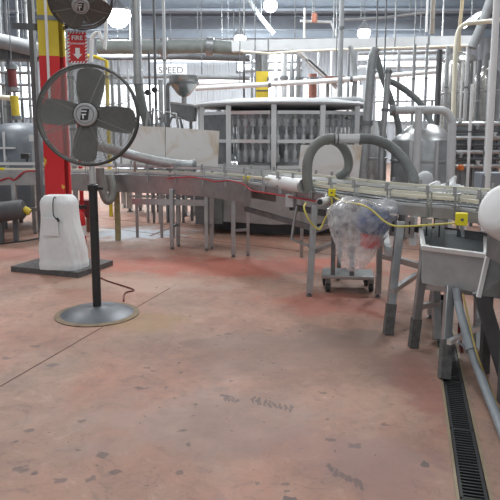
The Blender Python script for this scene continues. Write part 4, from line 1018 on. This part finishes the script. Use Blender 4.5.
# ------------------------------------------------------------------ background machinery behind the filler
yb = at(262, 100, 15.5)
t = thing('yellow_cabinet', 'tall yellow cabinet behind the filler canopy', 'cabinet', (yb.x, 15.5, 0))
ob('body', MB().box((yb.x, 15.5, zat(72, 15.5) / 2), (0.30, 0.4, zat(72, 15.5))), 'yellowpaint', t)
ob('seam', MB().box((yb.x, 15.29, zat(91, 15.5)), (0.30, 0.02, 0.03)), 'grey_dk', t)
ob('hinge', MB().box((yb.x + 0.14, 15.29, zat(82, 15.5)), (0.03, 0.03, 0.2)), 'grey_dk', t)
rp = at(312.5, 90, 17)
pipe('rusty_stack', 'rust red vertical stack pipe behind the filler canopy', [V((rp.x, 17, 0)), V((rp.x, 17, zat(74, 17)))], 0.12, 'rust', collars=(0.75, 0.95))
dk = [(258.5, 'dark vertical post beside the yellow cabinet, reaching up', 16, 0.09, 'grey_dk', 50), (264.5, 'second dark post right behind the yellow cabinet', 16.4, 0.09, 'grey', 50), (244, 'thin steel rod above the filler, left of the yellow cabinet', 14.6, 0.025, 'grey_dk', 40), (252, 'thin rod between the steel rod and the yellow cabinet', 14.8, 0.025, 'grey', 40),
      (276, 'thin white post behind the filler, left of the pale tall post', 18, 0.05, 'grey_lt', 52), (284, 'pale tall post behind the filler canopy', 17.5, 0.09, 'grey_lt', 50), (292, 'thin grey post right of the pale tall post', 17, 0.035, 'grey', 50), (298, 'grey post left of the rust red stack', 16.5, 0.06, 'grey', 50)]
for px, lab, Y, r, m, yt in dk:
    pipe('machine_post', lab, vert(px, 90, Y, 0, zat(yt, Y)), r, m, 'post', collars=(0.8,))
for i, (y, lab) in enumerate(((62, 'upper far horizontal pipe behind the yellow cabinet'), (70, 'lower far horizontal pipe behind the yellow cabinet'))):
    pipe('cross_pipe', lab, [(244, y, 18.5 + 0.4 * i), (302, y - 1, 18.5 + 0.4 * i)], 0.06, 'grey', feet=(0.3 + 0.08 * i, 0.8 + 0.06 * i))
# inclined conveyor
ia, ib = at(302, 55, 16), at(332, 82, 16)
t = thing('inclined_conveyor', 'inclined ladder-like conveyor high behind the filler', 'conveyor', (ib.x, 16, 0))
for s in (-0.18, 0.18): ob('side_rail', MB().bar(ia + V((s * 0.8, 0, s * -0.8)), ib + V((s * 0.8, 0, s * -0.8)), 0.3, 0.07), 'grey_lt', t)
ru = MB()
for k in range(10):
    c = ia.lerp(ib, (k + 0.5) / 10); ru.bar(c + V((-0.13, 0, 0.13)), c + V((0.13, 0, -0.13)), 0.2, 0.03)
ob('slats', ru, 'steel_dk', t)
ob('support_leg', MB().bar((ib.x - 0.1, 16.1, 0), (ib.x - 0.1, 16.1, ib.z), 0.08, 0.08), 'grey', t)
ob('motor', MB().box(ib + V((0.05, -0.1, 0.05)), (0.5, 0.3, 0.16)), 'rust', t, label='rust brown drive head')
# canopy top pipe
pipe('return_pipe', 'pale pipe lying over the filler canopy bending down at its right end', [(315, 99.5, 10.2), (345, 99, 10.2), (358, 99, 10.2), (365, 102, 10.2), (367, 110, 10.2), V((at(367, 110, 10.2).x, 10.2, zat(180, 10.2)))], 0.035, 'grey_lt', sm=4)
# people-free white machine behind filler right
t = thing('white_machine', 'pale boxy machine far behind the right edge of the filler canopy', 'machine', (at(338, 110, 20).x, 20, 0))
q = at(338, 98, 20); ob('body', MB().box((q.x, 20, zat(86, 20) / 2), (1.5, 0.8, zat(86, 20))), 'white', t, bevel=0.03); ob('top_box', MB().box((q.x - 0.1, 20, zat(84, 20)), (0.7, 0.6, 0.3)), 'grey_lt', t)
# ------------------------------------------------------------------ right side pipes
pd = [V((at(374, 52, 8.6).x, 8.6, 0)), ]
pipe('wide_duct', 'wide leaning silver duct column standing left of the tanks', [(376, 48, 8.4), (372, 62, 8.4), (368, 110, 8.4), (363, 182, 8.4), V((at(362, 190, 8.4).x, 8.4, 0.0))], 0.062, 'galv', 'duct', sm=5, n=18, collars=(0.55,))
pipe('wide_duct', 'slimmer leaning silver pipe right of the wide duct column', [(388.5, 68, 8.6), (386, 100, 8.6), (381.5, 150, 8.6), V((at(381, 160, 8.6).x, 8.6, 0.0))], 0.042, 'steel', n=14, collars=(0.04, 0.4))
pipe('vertical_pipe', 'tall grey pipe from the ceiling behind the wide duct column', vert(341, 40, 12.8, zat(98, 12.8)), 0.05, 'grey', collars=(0.3,))
pipe('vertical_pipe', 'thin bent grey pipe descending from the pale box duct', [(350, 46, 13.2), (353, 56, 13.2), (355, 80, 13.2), (354, 98, 13.2), V((at(354, 98, 13.2).x, 13.2, 0))], 0.055, 'galv', sm=4)
pipe('dark_hose', 'straight dark hose slanting down left of the curved dark hose', [(376, 55, 9.0), (382, 76, 9.0), (391, 100, 9.0), (399, 130, 9.0), V((at(402, 150, 9).x, 9.0, 0.9))], 0.045, 'hose_dk', 'hose', sm=5, hang=(0.0,))
pipe('dark_hose', 'curved dark hose arching down to the tank with the cone lid', [(384, 80, 9.4), (394, 83, 9.4), (408, 92, 9.4), (420, 103, 9.3), (428, 116, 9.2), (432, 126, 9.1)], 0.048, 'hose_dk', 'hose', sm=6, hang=(0.0,))
pipe('elbow_pipe', 'pale thick horizontal pipe with a rounded elbow above the cone lid tank', [(391, 110.5, 8.2), (410, 110, 8.2), (436, 110, 8.2), (446, 112, 8.2), (451, 120, 8.2), (452, 132, 8.2), V((at(452, 140, 8.2).x, 8.2, 0.0))], 0.055, 'grey_lt', sm=6, n=16, collars=(0.02,))
pipe('elbow_pipe', 'short vertical branch pipe under the pale elbow pipe', [V((at(419, 108, 8.15).x, 8.15, zat(108, 8.15))), V((at(417, 130, 8.15).x, 8.15, 0.0))], 0.05, 'grey_lt', n=16)
pipe('cream_riser', 'cream pipe from the right edge bending down at the fluorescent lamp', [(505, 20, 11), (483, 22, 11), (466, 24, 11), (459, 30, 11), (456.5, 42, 11), (455, 62, 11), (453, 120, 11), V((at(452, 150, 11).x, 11, 0))], 0.04, 'cream', sm=5)
pipe('cream_riser', 'upper cream pipe rising to the ceiling above the bent cream pipe', [V((at(463, 5, 12.5).x, 12.5, HZ)), (462, 5, 12.5), (459.5, 28, 12.5), V((at(459, 50, 12.5).x, 12.5, zat(52, 12.5)))], 0.035, mat('tan_pipe', (176, 164, 136), 0.6))
pipe('diagonal_duct', 'dark diagonal duct rising to the top right corner', [(472, 48, 12.2), (483, 22, 12.2), (492, -4, 12.2), (505, -40, 12.2)], 0.09, 'grey', 'duct', hang=(0.5,), n=18)
pipe('white_riser', 'white pipe along the right picture edge from the ceiling', [V((at(497, 0, 6.5).x, 6.5, HZ)), V((at(497, 0, 6.5).x, 6.5, 0.0))], 0.036, 'white', collars=(0.55,))
pipe('bright_post', 'bright white thin post in front of the right pipe rack', vert(470, 130, 8.6, 0, zat(84, 8.6)), 0.022, 'white', 'post', collars=(0.7,))
pipe('grey_riser', 'thick grey riser left of the white pipe at the right edge', vert(489, 130, 8.4, 0, zat(60, 8.4)), 0.05, 'grey_lt', collars=(0.5,))
for px, Y, lab, r, yt in ((413.5, 11.5, 'thin steel riser right of the window above the tanks', 0.03, 44), (426, 11.8, 'thin steel riser left of the dark post by the tall tank', 0.028, 44), (424.5, 12.4, 'pale thin hanging pipe at the top above the dark post', 0.02, 0)):
    pipe('thin_riser', lab, vert(px, 80, Y, 0 if yt else zat(32, Y), zat(yt, Y) if yt else HZ), r, 'steel' if yt else 'white', collars=(0.8,))
pipe('dark_post', 'dark vertical steel post left of the tall shiny tank', vert(438, 90, 11.6, 0, zat(50, 11.6)), 0.055, 'grey_dk', 'post', collars=(0.5,))
pipe('brown_drop', 'brown pipe dropping from the ceiling above the dark post', vert(433, 10, 13.2, zat(34, 13.2)), 0.045, mat('brown_grey_pipe', (130, 124, 116), 0.7))

for i, (y0, y1, Y, r, m, lab) in enumerate(((53.5, 51.5, 19, 0.06, 'grey', 'grey horizontal pipe directly under the cream pipe above the far windows'), (58, 57.5, 22, 0.11, 'grey', 'thick grey horizontal pipe above the right far window'), (67.5, 66.5, 20, 0.05, 'grey_lt', 'pale horizontal pipe touching the top of the right far window'))):
    pipe('cross_pipe', lab, [(358, y0, Y), (446, y1, Y)], r, m, hang=(0.2 + 0.1 * i, 0.7 + 0.05 * i))
pipe('cable_tray', 'thin grey line of piping crossing the lower part of the right far window', [(362, 102, 16), (440, 100.5, 16)], 0.025, 'grey', feet=(0.3, 0.9))
for px, Y, yt, m, lab in ((398, 14.5, 46, 'grey', 'thin grey riser in front of the right far window, nearest the straight dark hose'), (331, 18.5, 46, 'grey_lt', 'pale riser behind the filler left of the pale boxy machine'), (318, 19, 48, 'grey', 'thin grey riser just right of the rust red stack'), (348, 19, 48, 'grey_dk', 'dark riser behind the pale boxy machine'), (446, 12.3, 46, 'steel', 'steel riser crossing the left half of the tall shiny tank'), (466, 12.3, 46, 'steel_lt', 'bright riser crossing the right half of the tall shiny tank'), (478, 10.6, 60, 'steel_dk', 'dull riser between the two tall tanks')):
    pipe('thin_riser', lab, vert(px, 90, Y, 0, zat(yt, Y)), 0.035, m, collars=(0.75,))

# tanks
def tank(px, Y, r, z0, z1, label, lid='cone', m='polished', bands=(0.3, 0.7)):
    q = at(px, 130, Y); c = V((q.x, Y, 0)); t = thing('tank', label, 'tank', c)
    if lid == 'cone': top = [(r, z1), (r * 0.98, z1 + 0.02), (r * 0.45, z1 + 0.22), (0.08, z1 + 0.25), (0, z1 + 0.25)]
    else: top = [(r, z1), (r * 0.92, z1 + 0.1), (r * 0.7, z1 + 0.2), (r * 0.4, z1 + 0.27), (0, z1 + 0.3)]
    ob('shell', MB().lathe(c, [(0.1, z0 - 0.15), (r * 0.9, z0), (r, z0 + 0.05)] + top, 48), m, t)
    for b in bands:
        z = z0 + (z1 - z0) * b; ob('band', MB().lathe(c + V((0, 0, z)), [(r + 0.001, -0.02), (r + 0.012, -0.012), (r + 0.012, 0.012), (r + 0.001, 0.02)], 48), 'steel', t)
    for a in (0.6, 2.2, 3.8, 5.4): ob('leg', MB().cyl(c + V((r * 0.8 * math.cos(a), r * 0.8 * math.sin(a), 0)), c + V((r * 0.8 * math.cos(a), r * 0.8 * math.sin(a), z0 + 0.05)), 0.04, 10), 'steel_dk', t)
    return t, c
t1, c1 = tank(424, 8.9, 0.46, 0.45, 1.42, 'wide dull steel tank with a cone lid behind the curved conveyor', 'cone', 'steel')
ob('manway', MB().cyl(c1 + V((-0.1, -0.15, 1.58)), c1 + V((-0.1, -0.15, 1.70)), 0.11, 20), 'steel_lt', t1)
for dx in (-0.28, 0.06): ob('stay_pipe', MB().cyl(c1 + V((dx, -0.455 if dx > 0 else -0.38, 0.5)), c1 + V((dx, -0.455 if dx > 0 else -0.38, 1.42)), 0.025, 10), 'grey_lt', t1)
tank(375.5, 9.2, 0.18, 0.4, 1.47, 'narrow steel tank left of the cone lid tank behind the hose', 'cone', 'steel')
t2, c2_ = tank(457, 13.2, 0.40, 0.6, 2.95, 'tall shiny steel tank with vertical pipes in front, upper right', 'dome', 'polished', (0.2, 0.75))
ob('ladder_rail', MB().cyl(c2_ + V((-0.1, -0.45, 0.6)), c2_ + V((-0.1, -0.45, 3.0)), 0.025, 8).cyl(c2_ + V((0.15, -0.45, 0.6)), c2_ + V((0.15, -0.45, 3.0)), 0.025, 8), 'steel_lt', t2)
t3, c3_ = tank(485, 11.6, 0.25, 0.6, 2.5, 'slim tall steel tank at the right between the shiny tank and the edge', 'dome', 'polished', (0.05, 0.1, 0.9))
ob('top_fitting', MB().cyl(c3_ + V((0.02, -0.05, 2.7)), c3_ + V((0.02, -0.05, 3.0)), 0.12, 16), 'grey_dk', t3)

# pipe rack at right behind the conveyor
rk = at(470, 160, 9.8)
t = thing('pipe_rack', 'dark rack of stacked horizontal pipes at the right behind the conveyor', 'rack', (rk.x, 9.8, 0))
x0, x1 = at(452, 150, 9.8).x, at(499, 150, 9.8).x
for x in (x0, (x0 + x1) / 2, x1): ob('upright', MB().bar((x, 9.85, 0), (x, 9.85, 1.75), 0.05, 0.05), 'steel_dk', t)
for i, y in enumerate((124, 131, 138, 145, 152, 159, 166)):
    z = zat(y, 9.8); ob('rack_pipe', MB().cyl((x0 - 0.05, 9.8, z), (x1 + 0.05, 9.8, z), 0.028 if i % 2 else 0.04, 10), 'grey_dk' if i % 2 else 'steel', t)
    xx = x0 + (x1 - x0) * ((0.37 * i + 0.12) % 0.9); ob('valve', MB().lathe((xx, 9.75, z), [(0.02, 0.02), (0.03, 0.03), (0.03, 0.07), (0.045, 0.075), (0.045, 0.09), (0, 0.09)], 12), 'steel' if i % 2 else 'steel_lt', t)
ob('back_sheet', MB().box(((x0 + x1) / 2, 9.95, 1.0), (x1 - x0, 0.02, 1.3)), 'grey', t)
t = thing('electrical_cabinet', 'grey electrical cabinet behind the white drum at the right', 'cabinet', (at(489, 195, 6.6).x, 6.6, 0))
q = at(489, 186, 6.6); ob('body', MB().box((q.x, 6.6, q.z - 0.1), (0.26, 0.22, 0.5)), mat('cabinet_grey', (128, 138, 148), 0.5), t, bevel=0.008); ob('door', MB().box((q.x, 6.485, q.z - 0.1), (0.22, 0.01, 0.44)), 'grey', t)
ob('stand', MB().bar((q.x, 6.6, 0), (q.x, 6.6, q.z - 0.3), 0.08, 0.08), 'steel_dk', t)
ob('red_button', MB().cyl((q.x + 0.02, 6.48, q.z - 0.05), (q.x + 0.02, 6.46, q.z - 0.05), 0.02, 12), 'red', t)
t = thing('orange_fitting', 'small orange fitting on the pipe rack above the white crumpled sheet', 'fitting', at(460, 171, 8.9))
q = at(460.5, 168, 8.9); ob('cap', MB().lathe(q, [(0.05, -0.03), (0.05, 0.03), (0.03, 0.05), (0, 0.05)], 16), 'orange', t); ob('stem', MB().cyl(V((q.x, 8.9, 0)), q, 0.02, 8), 'steel_dk', t)
t = thing('clear_dome', 'small pale translucent dome fitting behind the curved conveyor by the tank', 'fitting', at(425, 188, 6.6))
q = at(425, 180, 6.6); ob('dome', MB().lathe(q, [(0.09, -0.1), (0.09, 0.02), (0.07, 0.07), (0.03, 0.095), (0, 0.1)], 24), 'grey_lt', t); ob('stem', MB().cyl(V((q.x, 6.6, 0)), q, 0.03, 8), 'steel_dk', t)
# crumpled white sheet
cs = MB(); n1, n2 = 28, 16
for i in range(n1 + 1):
    for j in range(n2 + 1):
        u, v = i / n1, j / n2
        px = 428 + 37 * u; top = 186 - 9 * math.exp(-((u - 0.72) / 0.2) ** 2) - 3 * math.exp(-((u - 0.3) / 0.2) ** 2)
        p = at(px, top + (200 - top) * v, 5.9 - 0.25 * v)
        nn = mn.noise(p * 9) * 0.06 + mn.noise(p * 21) * 0.035
        cs.v.append(p + V((nn * 0.4, -nn, nn)))
for i in range(n1):
    for j in range(n2): a = i * (n2 + 1) + j; cs.f.append([a, a + 1, a + n2 + 2, a + n2 + 1])
so = single('plastic_sheet', cs, 'whitesheet', 'crumpled white plastic sheet draped behind the curved conveyor rails', 'sheet')
sd = so.modifiers.new('thickness', 'SOLIDIFY'); sd.thickness = 0.004
q = at(447, 192, 6.05)
t = thing('sheet_stand', 'steel stand under the crumpled white plastic sheet', 'stand', (q.x, 6.1, 0))
ob('top', MB().box((q.x, 6.08, q.z - 0.06), (0.36, 0.2, 0.1)), 'steel_dk', t); ob('post', MB().bar((q.x, 6.1, 0), (q.x, 6.1, q.z - 0.1), 0.06, 0.06), 'steel_dk', t)

# ------------------------------------------------------------------ lamps
def lamp(px, py, Y, label, r=0.24, power=500):
    q = at(px, py, Y); t = thing('high_bay_lamp', label, 'lamp', q - V((0, 0, 0.2)), 'glowing high bay lamps')
    ob('shade', MB().lathe(q + V((0, 0, 0.08)), [(r * 0.9, 0.02), (r * 0.85, 0.10), (r * 0.4, 0.22), (0.06, 0.3), (0, 0.3)], 24), 'grey_dk', t)
    ob('lens', MB().lathe(q, [(0, -r), (r * 0.5, -r * 0.87), (r * 0.87, -r * 0.5), (r, 0.0), (r * 0.95, r * 0.3), (0, r * 0.3)], 24), 'lamp', t)
    ob('hanger_rod', MB().cyl(q + V((0, 0, 0.45)), V((q.x, Y, HZ)), 0.015, 6), 'steel_dk', t)
    ld = bpy.data.lights.new('lamp_light', 'POINT'); ld.energy = power; ld.shadow_soft_size = 0.3; ld.color = (0.95, 0.98, 1.0)
    lo = bpy.data.objects.new('lamp_light', ld); C.objects.link(lo); lo.parent = t; lo.location = (0, 0, -0.25)
lamp(118, 15, 16.5, 'brightest high bay lamp, right of the dark column fan', 0.34)
lamp(240, 38.5, 22, 'glowing high bay lamp at the left end of the pale box duct', 0.21)
lamp(270.5, 5, 17.5, 'glowing high bay lamp at the top edge near the picture centre', 0.2)
lamp(364, 32.5, 21, 'glowing high bay lamp right above the middle of the pale box duct', 0.22)
fq0, fq1 = at(466, 25, 14.2), at(479, 15, 14.2)
t = thing('fluorescent_lamp', 'glowing slanted fluorescent fixture at upper right above the cream pipe', 'lamp', fq0.lerp(fq1, 0.5))
ob('housing', MB().bar(fq0 + V((0, 0.06, 0.05)), fq1 + V((0, 0.06, 0.05)), 0.16, 0.06), 'grey_lt', t)
for s in (-0.05, 0.05): ob('tube', MB().cyl(fq0 + V((s, 0, s)), fq1 + V((s, 0, s)), 0.03, 12), 'lamp', t)
ob('hanger_rod', MB().cyl(fq0.lerp(fq1, 0.5) + V((0, 0.06, 0.05)), V((fq0.lerp(fq1, 0.5).x, 14.26, HZ)), 0.015, 6), 'steel_dk', t)
t = thing('orange_beacon', 'small orange beacon high above the pale box duct', 'beacon', at(314.5, 24, 15)); q = at(314.5, 18, 15)
ob('body', MB().lathe(q, [(0.07, -0.1), (0.07, 0.08), (0.04, 0.12), (0, 0.12)], 16), mat('orange_beacon', (176, 118, 98), 0.6), t); ob('hanger_rod', MB().cyl(q, V((q.x, 15, HZ)), 0.012, 6), 'steel_dk', t)
pipe('white_drop', 'bright white thin drop pipe left of the orange beacon', vert(304.5, 20, 15.2, zat(38, 15.2), zat(8, 15.2)), 0.03, 'white', hang=(0.98,))
pipe('sprinkler_line', 'sloping white sprinkler pipe right of the orange beacon', [(300, 21, 15.4), (331, 22, 15.4), (337, 36, 15.4)], 0.035, 'grey_lt', hang=(0.2,))
pipe('sprinkler_line', 'thin horizontal ceiling pipe right of the sprinkler slope', [(333, 20, 16.5), (380, 18, 16.5), (430, 12, 16.5)], 0.035, 'grey', hang=(0.3, 0.8))
pipe('ceiling_duct', 'wide diagonal duct under the ceiling left of the centre top lamp', [(243, -8, 18), (258, 14, 18), (274, 34, 18)], 0.07, 'grey_dk', 'duct', hang=(0.6,), n=18)
# plain sign with dark lettering on the far wall, left of hopper
t = thing('wall_sign', 'white sign with short dark lettering high behind the hopper', 'sign', at(171, 76, 24)); q = at(171, 70.5, 24)
ob('board', MB().box(q, (1.2, 0.03, 0.5)), 'white', t); ob('hanger_rod', MB().cyl(q, V((q.x, 24.05, HZ)), 0.02, 6), 'steel_dk', t)
letters('SPEED', 0.36, 'black', t, q + V((0.0, -0.03, 0.0)), (1, 0, 0), (0, 0, 1))

# ------------------------------------------------------------------ lights and world
def area(loc, rot, size, power, sy=None, col=(1, 1, 1)):
    ld = bpy.data.lights.new('ceiling_fill_light', 'AREA'); ld.energy = power; ld.size = size; ld.color = col
    if sy: ld.shape = 'RECTANGLE'; ld.size_y = sy
    o = bpy.data.objects.new('ceiling_fill_light', ld); C.objects.link(o); o.location = loc; o.rotation_euler = rot; return o
for x in (-5, 0, 5):  # rows of area lights without fixtures, added under the roof as general fill
    for y in (1.0, 6.5, 12.0):
        area((x, y, 6.6), (0, 0, 0), 1.4, 85 if y < 10 else 300)
for x in (-6, 0, 6):
    area((x, 19, 6.4), (0, 0, 0), 2.0, 340)
    area((x, 25.5, 6.4), (0, 0, 0), 2.0, 230)
w = bpy.data.worlds.new('World'); sc.world = w; w.use_nodes = True
bgn = w.node_tree.nodes['Background']; bgn.inputs['Color'].default_value = (0.95, 0.97, 1.0, 1); bgn.inputs['Strength'].default_value = 0.55

# ------------------------------------------------------------------ camera and view
cd_ = bpy.data.cameras.new('camera'); cam = bpy.data.objects.new('camera', cd_); C.objects.link(cam)
cam.location = (0, 0, CAM_H); cam.rotation_euler = (math.pi / 2 - PITCH, 0, 0)
cd_.sensor_width = 36; cd_.lens = 36 * FPX / 500; cd_.shift_y = -(250 - CY) / 500; cd_.clip_end = 200
sc.camera = cam
sc.view_settings.view_transform = 'Standard'; sc.view_settings.look = 'None'; sc.view_settings.gamma = 1.0
sc.view_settings.use_curve_mapping = False; sc.view_settings.exposure = 0.0
